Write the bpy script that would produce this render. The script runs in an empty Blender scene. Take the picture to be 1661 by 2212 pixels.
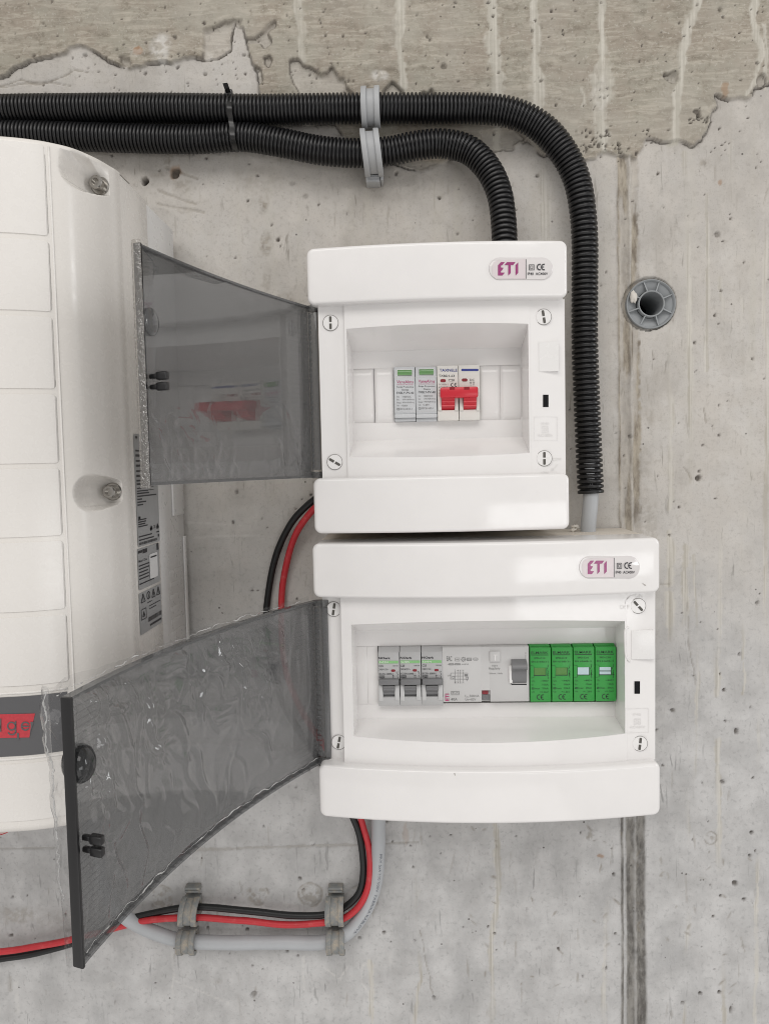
import bpy, bmesh, math, random
import numpy as np
from mathutils import Vector, Matrix

random.seed(7)
rng = np.random.default_rng(11)
scene = bpy.context.scene
COL = scene.collection

# ------------------------------------------------------------------ camera
# world: wall plane y = 0, x to the right, z up, distance off the wall d = -y  (metres)
CAM_D = 0.70
FPX, CX, CY = 1662.0, 830.5, 1106.0          # focal length and centre in photo units (1661 x 2212)
PITCH, YAW, ROLL = (math.radians(a) for a in (3.498, 2.156, 1.229))
_f = np.array([-math.sin(YAW) * math.cos(PITCH), math.cos(YAW) * math.cos(PITCH), -math.sin(PITCH)])
_r = np.cross(_f, [0, 0, 1]); _r /= np.linalg.norm(_r)
_u = np.cross(_r, _f)
RIGHT = _r * math.cos(ROLL) - _u * math.sin(ROLL)
UP = _u * math.cos(ROLL) + _r * math.sin(ROLL)
FWD = _f
cam_data = bpy.data.cameras.new('camera')
cam = bpy.data.objects.new('camera', cam_data)
COL.objects.link(cam)
cam_data.sensor_fit = 'HORIZONTAL'
cam_data.sensor_width = 36.0
cam_data.lens = 36.0 * FPX / 1661.0
cam_data.clip_start = 0.01
cam_data.clip_end = 60.0
M3 = Matrix((RIGHT.tolist(), UP.tolist(), (-FWD).tolist())).transposed()
cam.matrix_world = Matrix.Translation((0, -CAM_D, 0)) @ M3.to_4x4()
scene.camera = cam

# ------------------------------------------------------------------ light
world = bpy.data.worlds.new('World')
scene.world = world
world.use_nodes = True
bg = world.node_tree.nodes['Background']
bg.inputs[0].default_value = (1.0, 0.97, 0.945, 1)
bg.inputs[1].default_value = 0.53


def area(name, loc, target, sx, sy, power, col):
    l = bpy.data.lights.new(name, 'AREA')
    l.shape = 'RECTANGLE'; l.size = sx; l.size_y = sy; l.energy = power; l.color = col
    o = bpy.data.objects.new(name, l); COL.objects.link(o)
    o.location = loc
    o.rotation_euler = (Vector(target) - Vector(loc)).to_track_quat('-Z', 'Y').to_euler()
    return o


# the openings of the building behind the photographer, floor bounce and an added side lamp
area('window_light', (1.75, -3.1, -0.53), (1.75, 0, -0.53), 2.1, 0.62, 13, (0.98, 0.99, 1.0))
area('opening_light', (-0.4, -2.6, 2.25), (-0.05, 0, 0.0), 4.0, 1.5, 58, (1.0, 0.975, 0.945))
area('added_glint_light', (3.2, -0.9, 0.5), (0, -0.2, 0.0), 0.45, 1.3, 17, (0.97, 0.985, 1.0))  # added lamp, set to strike glints on the loose door film
area('floor_bounce_light', (-0.2, -1.9, -1.7), (0, 0, -0.2), 2.4, 1.6, 9, (1.0, 0.98, 0.965))

scene.view_settings.view_transform = 'Standard'
scene.view_settings.look = 'None'
scene.view_settings.gamma = 1.0
scene.view_settings.use_curve_mapping = False
scene.view_settings.exposure = 0.0
scene.render.engine = 'CYCLES'
scene.cycles.use_denoising = True
scene.cycles.max_bounces = 8
scene.cycles.diffuse_bounces = 4
scene.cycles.glossy_bounces = 4
scene.cycles.transparent_max_bounces = 24
scene.cycles.sample_clamp_indirect = 4.0
scene.cycles.filter_width = 1.0


# ------------------------------------------------------------------ helpers
def P(U, V, d):
    """photo point (U, V) seen at distance d off the wall -> world point"""
    D = FWD * FPX + RIGHT * (U - CX) + UP * (CY - V)
    t = (CAM_D - d) / D[1]
    return np.array([D[0] * t, -d, D[2] * t])


def PXP(U, V, x0):
    """photo point on the vertical plane x = x0"""
    D = FWD * FPX + RIGHT * (U - CX) + UP * (CY - V)
    t = x0 / D[0]
    return np.array([x0, -CAM_D + D[1] * t, D[2] * t])


def Z(rx, ry, w, out=1661.0):
    s = w / out
    return lambda x, y: ((rx + s * x) / 1.15713, (ry + s * y) / 1.15713)


class MB:
    def __init__(self):
        self.v = []; self.f = []; self.m = []

    def add(self, verts, faces, mi=0):
        o = len(self.v)
        self.v += [tuple(map(float, p)) for p in verts]
        self.f += [tuple(i + o for i in f) for f in faces]
        self.m += [mi] * len(faces)
        return self

    def box(self, x0, x1, d0, d1, z0, z1, mi=0, bev=0.0, seg=2):
        """axis box: x range, distance off wall range, z range"""
        if bev <= 0:
            vs = [(x, -d, z) for x in (x0, x1) for d in (d0, d1) for z in (z0, z1)]
            fs = [(0, 1, 3, 2), (4, 6, 7, 5), (0, 4, 5, 1), (2, 3, 7, 6), (0, 2, 6, 4), (1, 5, 7, 3)]
            return self.add(vs, fs, mi)
        bm = bmesh.new()
        bmesh.ops.create_cube(bm, size=1.0)
        for v in bm.verts:
            v.co.x = x0 + (v.co.x + .5) * (x1 - x0)
            v.co.z = z0 + (v.co.z + .5) * (z1 - z0)
            v.co.y = -(d0 + (0.5 - v.co.y) * (d1 - d0))
        bmesh.ops.bevel(bm, geom=list(bm.edges), offset=bev, segments=seg, profile=0.5, affect='EDGES')
        self.addbm(bm, mi)
        return self

    def addbm(self, bm, mi=0):
        bm.verts.index_update()
        self.add([v.co[:] for v in bm.verts], [[v.index for v in f.verts] for f in bm.faces], mi)
        bm.free()

    def grid(self, fn, us, vs, mi=0, flip=False):
        nu, nv = len(us), len(vs)
        pts = [fn(a, b) for a in us for b in vs]
        fs = []
        for i in range(nu - 1):
            for j in range(nv - 1):
                q = (i * nv + j, (i + 1) * nv + j, (i + 1) * nv + j + 1, i * nv + j + 1)
                fs.append(q[::-1] if flip else q)
        return self.add(pts, fs, mi)

    def map(self, fn):
        self.v = [tuple(map(float, fn(*p))) for p in self.v]
        return self


def link(name, me, parent=None):
    o = bpy.data.objects.new(name, me)
    COL.objects.link(o)
    if parent is not None:
        o.parent = parent
    return o


def root_loc(o):
    l = Vector((0, 0, 0))
    while o is not None:
        l += o.location
        o = o.parent
    return l


def build(name, mb, mats, parent=None, smooth=False, auto=None, loc=None):
    if not isinstance(mats, (list, tuple)):
        mats = [mats]
    me = bpy.data.meshes.new(name)
    off = root_loc(parent) if parent is not None else Vector((0, 0, 0))
    if parent is None:
        a = np.array(mb.v)
        c = (a.min(0) + a.max(0)) / 2 if loc is None else np.array(loc)
        off = Vector(c.tolist())
    vs = (np.array(mb.v) - np.array(off)).tolist()
    me.from_pydata(vs, [], mb.f)
    for m in mats:
        me.materials.append(m)
    if len(mats) > 1:
        me.polygons.foreach_set('material_index', mb.m)
    bm = bmesh.new(); bm.from_mesh(me)
    bmesh.ops.recalc_face_normals(bm, faces=bm.faces)
    bm.to_mesh(me); bm.free()
    if smooth or auto is not None:
        me.polygons.foreach_set('use_smooth', [True] * len(me.polygons))
        if auto is not None:
            me.set_sharp_from_angle(angle=math.radians(auto))
    me.update()
    o = link(name, me, parent)
    if parent is None:
        o.location = off
    return o


def tag(o, label=None, cat=None, group=None, kind=None):
    if label: o['label'] = label
    if cat: o['category'] = cat
    if group: o['group'] = group
    if kind: o['kind'] = kind
    return o


def thing(name, loc, label, cat, group=None):
    o = bpy.data.objects.new(name, None)
    o.empty_display_size = 0.02
    COL.objects.link(o)
    o.location = [float(c) for c in loc]
    return tag(o, label, cat, group)


def catmull(pts, n=12):
    pts = [np.array(p, float) for p in pts]
    pts = [2 * pts[0] - pts[1]] + pts + [2 * pts[-1] - pts[-2]]
    out = []
    for i in range(1, len(pts) - 2):
        p0, p1, p2, p3 = pts[i - 1:i + 3]
        for k in range(n):
            t = k / n
            out.append(.5 * ((2 * p1) + (-p0 + p2) * t + (2 * p0 - 5 * p1 + 4 * p2 - p3) * t * t + (-p0 + 3 * p1 - 3 * p2 + p3) * t ** 3))
    out.append(pts[-2])
    return np.array(out)


def resample(path, step):
    seg = np.linalg.norm(np.diff(path, axis=0), axis=1)
    s = np.concatenate([[0], np.cumsum(seg)])
    n = max(2, int(s[-1] / step))
    t = np.linspace(0, s[-1], n + 1)
    return np.stack([np.interp(t, s, path[:, k]) for k in range(3)], 1), t


def frames(path):
    tan = np.gradient(path, axis=0)
    tan /= np.linalg.norm(tan, axis=1)[:, None]
    ref = np.array([0, -1.0, 0])           # towards the camera
    a = np.cross(tan, ref); a /= np.linalg.norm(a, axis=1)[:, None]
    b = np.cross(a, tan)
    return tan, a, b                       # b points off the wall


def tube(mb, path, radius, n=16, mi=0, cap=True):
    tan, a, b = frames(path)
    r = np.broadcast_to(np.asarray(radius, float), (len(path),))
    ang = np.linspace(0, 2 * math.pi, n, endpoint=False)
    vs = (path[:, None, :] + r[:, None, None] * (np.cos(ang)[None, :, None] * a[:, None, :] + np.sin(ang)[None, :, None] * b[:, None, :])).reshape(-1, 3)
    fs = []
    for i in range(len(path) - 1):
        for j in range(n):
            k = (j + 1) % n
            fs.append((i * n + j, i * n + k, (i + 1) * n + k, (i + 1) * n + j))
    if cap:
        fs.append(tuple(range(n))[::-1]); fs.append(tuple((len(path) - 1) * n + j for j in range(n)))
    return mb.add(vs, fs, mi)


# smooth value noise for the shapes (numpy)
def vnoise(x, y, seed):
    x = np.asarray(x, float); y = np.asarray(y, float)
    xi = np.floor(x).astype(np.int64); yi = np.floor(y).astype(np.int64)
    fx = x - xi; fy = y - yi
    fx = fx * fx * (3 - 2 * fx); fy = fy * fy * (3 - 2 * fy)

    def h(a, b):
        n = (a * 374761393 + b * 668265263 + seed * 1442695041) & 0xFFFFFFFF
        n = ((n ^ (n >> 13)) * 1274126177) & 0xFFFFFFFF
        return ((n ^ (n >> 16)) & 0xFFFF) / 65535.0
    return (h(xi, yi) * (1 - fx) * (1 - fy) + h(xi + 1, yi) * fx * (1 - fy) + h(xi, yi + 1) * (1 - fx) * fy + h(xi + 1, yi + 1) * fx * fy)


def fbm(x, y, seed, oct=4):
    s = 0; a = 1; t = 0
    for k in range(oct):
        s = s + a * vnoise(x * 2 ** k, y * 2 ** k, seed + k * 17); t += a; a *= .5
    return s / t


def sstep(a, b, x):
    t = np.clip((x - a) / (b - a), 0, 1)
    return t * t * (3 - 2 * t)


# ------------------------------------------------------------------ materials
class NT:
    def __init__(self, name):
        self.mat = bpy.data.materials.new(name)
        self.mat.use_nodes = True
        self.t = self.mat.node_tree
        self.b = self.t.nodes.get('Principled BSDF')
        self.out = self.t.nodes.get('Material Output')

    def n(self, typ, **kw):
        nd = self.t.nodes.new(typ)
        for k, v in kw.items():
            setattr(nd, k, v)
        return nd

    def l(self, a, b):
        self.t.links.new(a, b)

    def val(self, sock, v):
        if hasattr(v, 'is_linked') or hasattr(v, 'links'):
            self.l(v, sock)
        else:
            sock.default_value = v

    def noise(self, scale, detail=4, rough=.55, vec=None, dist=0.0):
        nd = self.n('ShaderNodeTexNoise')
        nd.inputs['Scale'].default_value = scale
        nd.inputs['Detail'].default_value = detail
        nd.inputs['Roughness'].default_value = rough
        nd.inputs['Distortion'].default_value = dist
        if vec is not None: self.l(vec, nd.inputs['Vector'])
        return nd.outputs['Fac']

    def ramp(self, fac, lo, hi, a=0.0, b=1.0):
        nd = self.n('ShaderNodeMapRange', interpolation_type='SMOOTHSTEP')
        self.l(fac, nd.inputs[0])
        nd.inputs[1].default_value = lo; nd.inputs[2].default_value = hi
        nd.inputs[3].default_value = a; nd.inputs[4].default_value = b
        return nd.outputs[0]

    def mix(self, fac, a, b, mode='MIX'):
        nd = self.n('ShaderNodeMix', data_type='RGBA', blend_type=mode)
        self.val(nd.inputs[0], fac)
        for s, v in ((nd.inputs[6], a), (nd.inputs[7], b)):
            if isinstance(v, tuple): s.default_value = (*v[:3], 1)
            else: self.l(v, s)
        return nd.outputs[2]

    def math(self, op, a, b=0.0, clamp=False):
        nd = self.n('ShaderNodeMath', operation=op, use_clamp=clamp)
        self.val(nd.inputs[0], a); self.val(nd.inputs[1], b)
        return nd.outputs[0]

    def pos(self, scale=(1, 1, 1), rot=(0, 0, 0)):
        tc = self.n('ShaderNodeTexCoord')
        mp = self.n('ShaderNodeMapping')
        mp.inputs['Scale'].default_value = scale
        mp.inputs['Rotation'].default_value = rot
        self.l(tc.outputs['Object'], mp.inputs[0])
        return mp.outputs[0]

    def bump(self, h, strength, dist=0.001):
        nd = self.n('ShaderNodeBump')
        nd.inputs['Strength'].default_value = strength
        nd.inputs['Distance'].default_value = dist
        self.l(h, nd.inputs['Height'])
        self.l(nd.outputs[0], self.b.inputs['Normal'])


def plastic(name, col, rough=.35, spec=.5, var=.06, dirt=0.0, dirtcol=(.35, .31, .26), bump=0.0, bscale=900, coat=0.0):
    m = NT(name)
    v = m.pos()
    n1 = m.noise(28, 5, .6, v)
    c = m.mix(m.ramp(n1, .3, .7), tuple(x * (1 - var) for x in col), tuple(min(1, x * (1 + var * .4)) for x in col))
    if dirt > 0:
        n2 = m.noise(140, 6, .7, v)
        c = m.mix(m.ramp(n2, .62 - dirt * .25, .8, 0, min(1, dirt)), c, dirtcol)
    m.l(c, m.b.inputs['Base Color'])
    n3 = m.noise(160, 3, .5, v)
    m.l(m.ramp(n3, .2, .8, max(.03, rough - .05), rough + .07), m.b.inputs['Roughness'])
    m.b.inputs['Specular IOR Level'].default_value = spec
    m.b.inputs['Coat Weight'].default_value = coat
    if bump > 0:
        m.bump(m.noise(bscale, 2, .5, v), bump, .0004)
    return m.mat


def metal(name, col, rough):
    m = NT(name)
    v = m.pos()
    m.l(m.mix(m.noise(300, 3, .5, v), tuple(c * .75 for c in col), col), m.b.inputs['Base Color'])
    m.b.inputs['Metallic'].default_value = 1.0
    m.b.inputs['Roughness'].default_value = rough
    return m.mat


def ink(name, col, rough=.5):
    m = NT(name)
    v = m.pos()
    m.l(m.mix(m.noise(700, 2, .5, v), tuple(c * .85 for c in col), tuple(min(1, c * 1.15 + .01) for c in col)), m.b.inputs['Base Color'])
    m.b.inputs['Roughness'].default_value = rough
    return m.mat


M = {}
M['white'] = plastic('white_abs', (.80, .785, .775), .09, .5, .02, dirt=.12, dirtcol=(.60, .57, .53), bump=.03, bscale=90)
M['white_in'] = plastic('white_abs_inner', (.79, .78, .77), .24, .5, .015)
M['dusty_white'] = plastic('dusty_white_abs', (.66, .61, .54), .6, .3, .06, dirt=.40, dirtcol=(.42, .37, .31))
M['blank'] = plastic('blank_plate_plastic', (.77, .755, .745), .12, .5, .01)
M['inv'] = plastic('powder_white', (.755, .728, .69), .25, .5, .006)
M['inv_back'] = plastic('powder_grey_white', (.68, .675, .665), .3, .4, .02, bump=.02, bscale=900)
M['tile'] = plastic('tile_white', (.765, .742, .71), .26, .5, .006)
M['band'] = plastic('band_grey', (.105, .105, .11), .35, .5, .03)
M['logo_red'] = ink('logo_red', (.52, .035, .05))
M['conduit'] = plastic('black_polyethylene', (.008, .008, .009), .34, .5, .15, dirt=.04, dirtcol=(.06, .057, .054), bump=.1, bscale=700)
M['black'] = plastic('black_plastic', (.012, .012, .013), .38, .5, .1)
M['clip_lt'] = plastic('light_grey_clip', (.40, .41, .42), .45, .4, .06, dirt=.08, dirtcol=(.30, .29, .27))
M['clip_dk'] = plastic('dusty_grey_clip', (.215, .225, .225), .55, .35, .12, dirt=.85, dirtcol=(.46, .385, .29))
M['cable_grey'] = plastic('grey_cable_jacket', (.42, .435, .45), .42, .4, .04, dirt=.30, dirtcol=(.36, .335, .30))
M['cable_red'] = plastic('red_cable_jacket', (.53, .032, .042), .42, .4, .10, dirt=.45, dirtcol=(.58, .22, .20))
M['cable_black'] = plastic('black_cable_jacket', (.010, .0105, .011), .40, .42, .1, dirt=.14, dirtcol=(.09, .085, .08))
M['steel'] = metal('stainless_steel', (.46, .44, .41), .2)
M['steel_dk'] = metal('dull_steel', (.30, .28, .25), .40)
M['spacer'] = plastic('spacer_grey', (.30, .315, .325), .55, .35, .10, dirt=.35, dirtcol=(.36, .34, .31))
M['dark'] = plastic('dark_void', (.006, .006, .007), .7, .2, .05)
M['slot'] = plastic('screw_slot_grey', (.10, .095, .085), .6, .3, .05)
M['groove'] = plastic('screw_gap_grey', (.20, .19, .18), .7, .2, .05)
M['spd_grey'] = plastic('silver_grey_abs', (.55, .565, .58), .35, .45, .02)
M['dc_white'] = plastic('warm_white_abs', (.70, .685, .65), .35, .45, .02)
M['breaker'] = plastic('breaker_grey', (.43, .43, .43), .40, .45, .02)
M['breaker_lt'] = plastic('breaker_light_grey', (.52, .52, .52), .40, .45, .02)
M['lever'] = plastic('lever_grey', (.17, .17, .175), .38, .45, .03)
M['rcd'] = plastic('rcd_grey', (.55, .545, .54), .42, .4, .02)
M['green'] = plastic('green_abs', (.035, .31, .055), .40, .45, .04)
M['red'] = plastic('red_handle_abs', (.58, .018, .035), .30, .5, .05)
M['win_green'] = plastic('window_green', (.16, .36, .13), .10, .6, .25)
M['win_dkgreen'] = plastic('window_dull_green', (.10, .26, .055), .14, .6, .2)
M['win_blue'] = plastic('window_pale_blue', (.52, .66, .70), .12, .6, .1)
M['win_red'] = plastic('indicator_red', (.24, .02, .03), .18, .6, .1)
M['ink'] = ink('ink_black', (.025, .025, .03))
M['ink_grey'] = ink('ink_grey', (.20, .20, .20))
M['ink_lgrey'] = ink('ink_light_grey', (.72, .706, .697))
M['ink_scuff'] = ink('scuff_grey', (.42, .40, .38))
M['ink_blue'] = ink('ink_blue', (.03, .045, .24))
M['ink_pink'] = ink('ink_magenta', (.42, .05, .16))
M['ink_eti'] = ink('ink_purple', (.30, .045, .17), .25)
M['ink_green'] = ink('ink_green', (.22, .47, .19))
M['ink_dkgreen'] = ink('ink_dark_green', (.012, .055, .02))
M['ink_white'] = ink('ink_white', (.75, .78, .72))
M['ink_cable'] = ink('cable_print', (.16, .175, .20))
M['label_grey'] = plastic('label_silver_grey', (.36, .365, .37), .35, .5, .03)
M['label_white'] = plastic('label_white', (.78, .78, .78), .4, .5, .02)
M['badge_clear'] = plastic('badge_resin', (.70, .675, .67), .10, .5, .02)
M['badge_pink'] = plastic('badge_resin_pink', (.68, .62, .63), .22, .3, .02)
M['crumb'] = plastic('plaster_crumb', (.66, .63, .58), .9, .2, .1, bump=.4)
M['tie'] = plastic('nylon_black', (.010, .010, .010), .28, .5, .1)
M['wire_pink'] = plastic('wire_red_white', (.62, .40, .36), .5, .4, .1)


def glassy(name, tint, rough, base_mix, base_col, ior=1.5, bumpstr=0.0, bscale=60, extra=None):
    """thin clear plastic: tinted see-through plus a Fresnel reflection and a little haze"""
    m = NT(name)
    t = m.t
    t.nodes.remove(m.b)
    geo = m.n('ShaderNodeNewGeometry')
    mr = m.n('ShaderNodeMapRange')
    m.l(geo.outputs['Backfacing'], mr.inputs[0])
    mr.inputs[3].default_value = ior; mr.inputs[4].default_value = 1.0 / ior
    fr = m.n('ShaderNodeFresnel'); m.l(mr.outputs[0], fr.inputs[0])
    tr = m.n('ShaderNodeBsdfTransparent'); tr.inputs[0].default_value = (*tint, 1)
    df = m.n('ShaderNodeBsdfDiffuse'); df.inputs[0].default_value = (*base_col, 1)
    gl = m.n('ShaderNodeBsdfGlossy'); gl.inputs['Roughness'].default_value = rough
    if bumpstr > 0:
        v = m.pos((1, 1, 1))
        n1 = m.noise(bscale, 3, .5, v, 1.2)
        bp = m.n('ShaderNodeBump'); bp.inputs['Strength'].default_value = bumpstr; bp.inputs['Distance'].default_value = .002
        m.l(n1, bp.inputs['Height'])
        m.l(bp.outputs[0], gl.inputs['Normal']); m.l(bp.outputs[0], fr.inputs['Normal'])
    mx1 = m.n('ShaderNodeMixShader'); mx1.inputs[0].default_value = base_mix
    m.l(tr.outputs[0], mx1.inputs[1]); m.l(df.outputs[0], mx1.inputs[2])
    mx2 = m.n('ShaderNodeMixShader')
    m.l(fr.outputs[0], mx2.inputs[0]); m.l(mx1.outputs[0], mx2.inputs[1]); m.l(gl.outputs[0], mx2.inputs[2])
    m.l(mx2.outputs[0], m.out.inputs['Surface'])
    return m.mat


M['smoke'] = glassy('smoked_polycarbonate', (.52, .525, .53), .012, .27, (.20, .202, .205), 1.70)
M['smoke_lt'] = glassy('smoked_polycarbonate_thin', (.68, .685, .69), .05, .30, (.22, .222, .225), 1.5)
M['smoke_dk'] = glassy('smoked_polycarbonate_thick', (.12, .125, .13), .08, .45, (.022, .023, .026), 1.5)
M['film'] = glassy('protective_film', (.97, .97, .97), .02, .012, (.75, .75, .75), 1.45, .015, 40)
M['film_wild'] = glassy('loose_protective_film', (.965, .965, .965), .075, .030, (.85, .85, .85), 1.6, .12, 60)
M['smoke_grip'] = glassy('smoked_polycarbonate_grip', (.28, .285, .29), .06, .35, (.05, .052, .055), 1.5)
M['film_white'] = glassy('film_glint_white', (.85, .85, .85), .12, .45, (.85, .85, .84), 1.6)
M['film_edge'] = glassy('crumpled_film', (.62, .60, .57), .07, .16, (.62, .58, .53), 2.3, 1.0, 230)


def concrete():
    m = NT('cast_concrete')
    att = lambda nm: (lambda a: (setattr(a, 'attribute_name', nm), a.outputs['Fac'])[1])(m.n('ShaderNodeAttribute'))
    up, drip, runs, groove, stain, white, rust, fine = (att(k) for k in ('upper', 'drip', 'run', 'groove', 'stain', 'white', 'rust', 'pit'))
    v = m.pos()
    big = m.noise(5.5, 5, .6, v)
    mid = m.noise(32, 6, .62, v)
    small = m.noise(240, 4, .65, v)
    speck = m.noise(800, 2, .6, v)
    # smooth formwork face
    c = m.mix(m.ramp(big, .32, .68), (.452, .430, .400), (.558, .537, .508))
    c = m.mix(m.ramp(mid, .36, .66), c, (.525, .497, .460))
    c = m.mix(m.ramp(small, .50, .72, 0, .45), c, (.335, .312, .28))
    c = m.mix(m.ramp(speck, .58, .72, 0, .32), c, (.25, .235, .21))
    c = m.mix(m.ramp(m.noise(15, 6, .68, m.pos((1, 1, .6))), .48, .70, 0, .55), c, (.365, .342, .310))
    c = m.mix(m.ramp(m.noise(21, 6, .68, m.pos((1.2, 1, .5), (0, .3, 0))), .54, .72, 0, .5), c, (.60, .578, .545))
    # thin upright scuffs left by the boards
    vs = m.pos((230, 230, 30), (0, .06, 0))
    sc = m.noise(1.0, 3, .55, vs, .6)
    gate = m.ramp(m.noise(16, 4, .6, m.pos((1, 1, .5))), .40, .60)
    c = m.mix(m.math('MULTIPLY', m.ramp(sc, .62, .72, 0, .8), gate), c, (.26, .242, .212))
    vs2 = m.pos((75, 75, 2.6))
    c = m.mix(m.ramp(m.noise(1.0, 4, .6, vs2), .50, .78, 0, .45), c, (.50, .478, .425))
    sep = m.n('ShaderNodeSeparateXYZ'); m.l(v, sep.inputs[0])
    low_light_tint = m.ramp(m.math('ADD', sep.outputs[2], m.math('MULTIPLY', big, .25)), -.13, .14, .85, 0)  # cooler light low down, put into the wall colour as neutral grey
    c = m.mix(low_light_tint, c, m.mix(m.ramp(mid, .3, .7), (.425, .424, .423), (.57, .569, .568)))
    c = m.mix(m.math('MULTIPLY', m.ramp(m.noise(17, 6, .68, m.pos((1, 1, .55))), .48, .68, 0, .6), low_light_tint), c, (.355, .354, .352))
    c = m.mix(m.math('MULTIPLY', m.math('MULTIPLY', m.ramp(sc, .61, .71, 0, .8), gate), low_light_tint), c, (.245, .243, .24))
    c = m.mix(m.math('MULTIPLY', m.ramp(small, .52, .70, 0, .5), low_light_tint), c, (.30, .299, .297))
    # pores
    vo = m.n('ShaderNodeTexVoronoi'); vo.inputs['Scale'].default_value = 95; m.l(v, vo.inputs['Vector'])
    pore = m.math('MULTIPLY', m.math('LESS_THAN', vo.outputs['Distance'], .09), m.ramp(m.noise(40, 2, .5, v), .56, .62))
    c = m.mix(m.math('MULTIPLY', pore, .75), c, (.07, .062, .055))
    # rough weathered face above: streaked along the boards
    vh = m.pos((26, 26, 190), (0, .05, 0))
    st = m.noise(1.0, 6, .7, vh, 1.3)
    u1 = m.mix(m.ramp(m.noise(26, 6, .65, v), .40, .62), (.325, .285, .235), (.345, .322, .268))
    u1 = m.mix(m.ramp(st, .46, .64, 0, .8), u1, (.47, .432, .365))
    u1 = m.mix(m.ramp(m.noise(75, 6, .7, m.pos((.6, .6, 1.4))), .50, .72, 0, .8), u1, (.19, .165, .128))
    u1 = m.mix(m.ramp(small, .50, .72, 0, .55), u1, (.20, .175, .135))
    u1 = m.mix(m.ramp(m.noise(430, 3, .6, v), .58, .70, 0, .6), u1, (.50, .475, .42))
    u1 = m.mix(m.ramp(m.noise(9, 5, .6, v), .46, .66, 0, .55), u1, (.41, .385, .335))
    u1 = m.mix(m.math('MULTIPLY', pore, .8), u1, (.06, .05, .042))
    c = m.mix(up, c, u1)
    c = m.mix(m.math('MULTIPLY', drip, m.ramp(m.noise(110, 5, .65, m.pos((1, 1, .22))), .28, .56, .40, 1)), c, m.mix(m.ramp(m.noise(1.0, 4, .6, m.pos((420, 420, 9))), .40, .62), (.455, .432, .375), (.55, .525, .465)))
    c = m.mix(m.math('MULTIPLY', runs, .75), c, m.mix(m.ramp(m.noise(1.0, 3, .6, m.pos((300, 300, 5))), .42, .58), (.40, .374, .32), (.585, .562, .51)))
    gn = m.ramp(m.noise(90, 6, .7, m.pos((1, 1, .3))), .38, .62)
    gcol = m.mix(low_light_tint, m.mix(gn, (.15, .122, .09), (.40, .355, .285)), m.mix(gn, (.10, .098, .095), (.24, .235, .225)))
    c = m.mix(groove, c, gcol)
    c = m.mix(stain, c, m.mix(m.ramp(small, .3, .7), (.17, .148, .118), (.33, .295, .245)))
    c = m.mix(rust, c, (.30, .155, .065))
    c = m.mix(fine, c, (.115, .10, .088))  # pores, plus the shade painted into the torn-edge crevices
    c = m.mix(white, c, (.66, .645, .615))
    m.l(c, m.b.inputs['Base Color'])
    m.b.inputs['Roughness'].default_value = .82
    m.b.inputs['Specular IOR Level'].default_value = .28
    h = m.math('ADD', m.math('MULTIPLY', small, .5), m.math('MULTIPLY', mid, .5))
    h = m.math('ADD', h, m.math('MULTIPLY', m.math('MULTIPLY', st, up), 1.1))
    h = m.math('ADD', h, m.math('MULTIPLY', speck, .25))
    h = m.math('SUBTRACT', h, pore)
    m.bump(h, .42, .0011)
    return m.mat


# ------------------------------------------------------------------ the wall
def axis(lo, hi, step, far):
    a = list(np.arange(lo, hi + 1e-9, step))
    s = step; x = lo; left = []
    while x > -far:
        s = min(s * 1.35, .06); x -= s; left.append(x)
    s = step; x = a[-1]; right = []
    while x < far:
        s = min(s * 1.35, .06); x += s; right.append(x)
    return np.array(left[::-1] + a + right)


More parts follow.
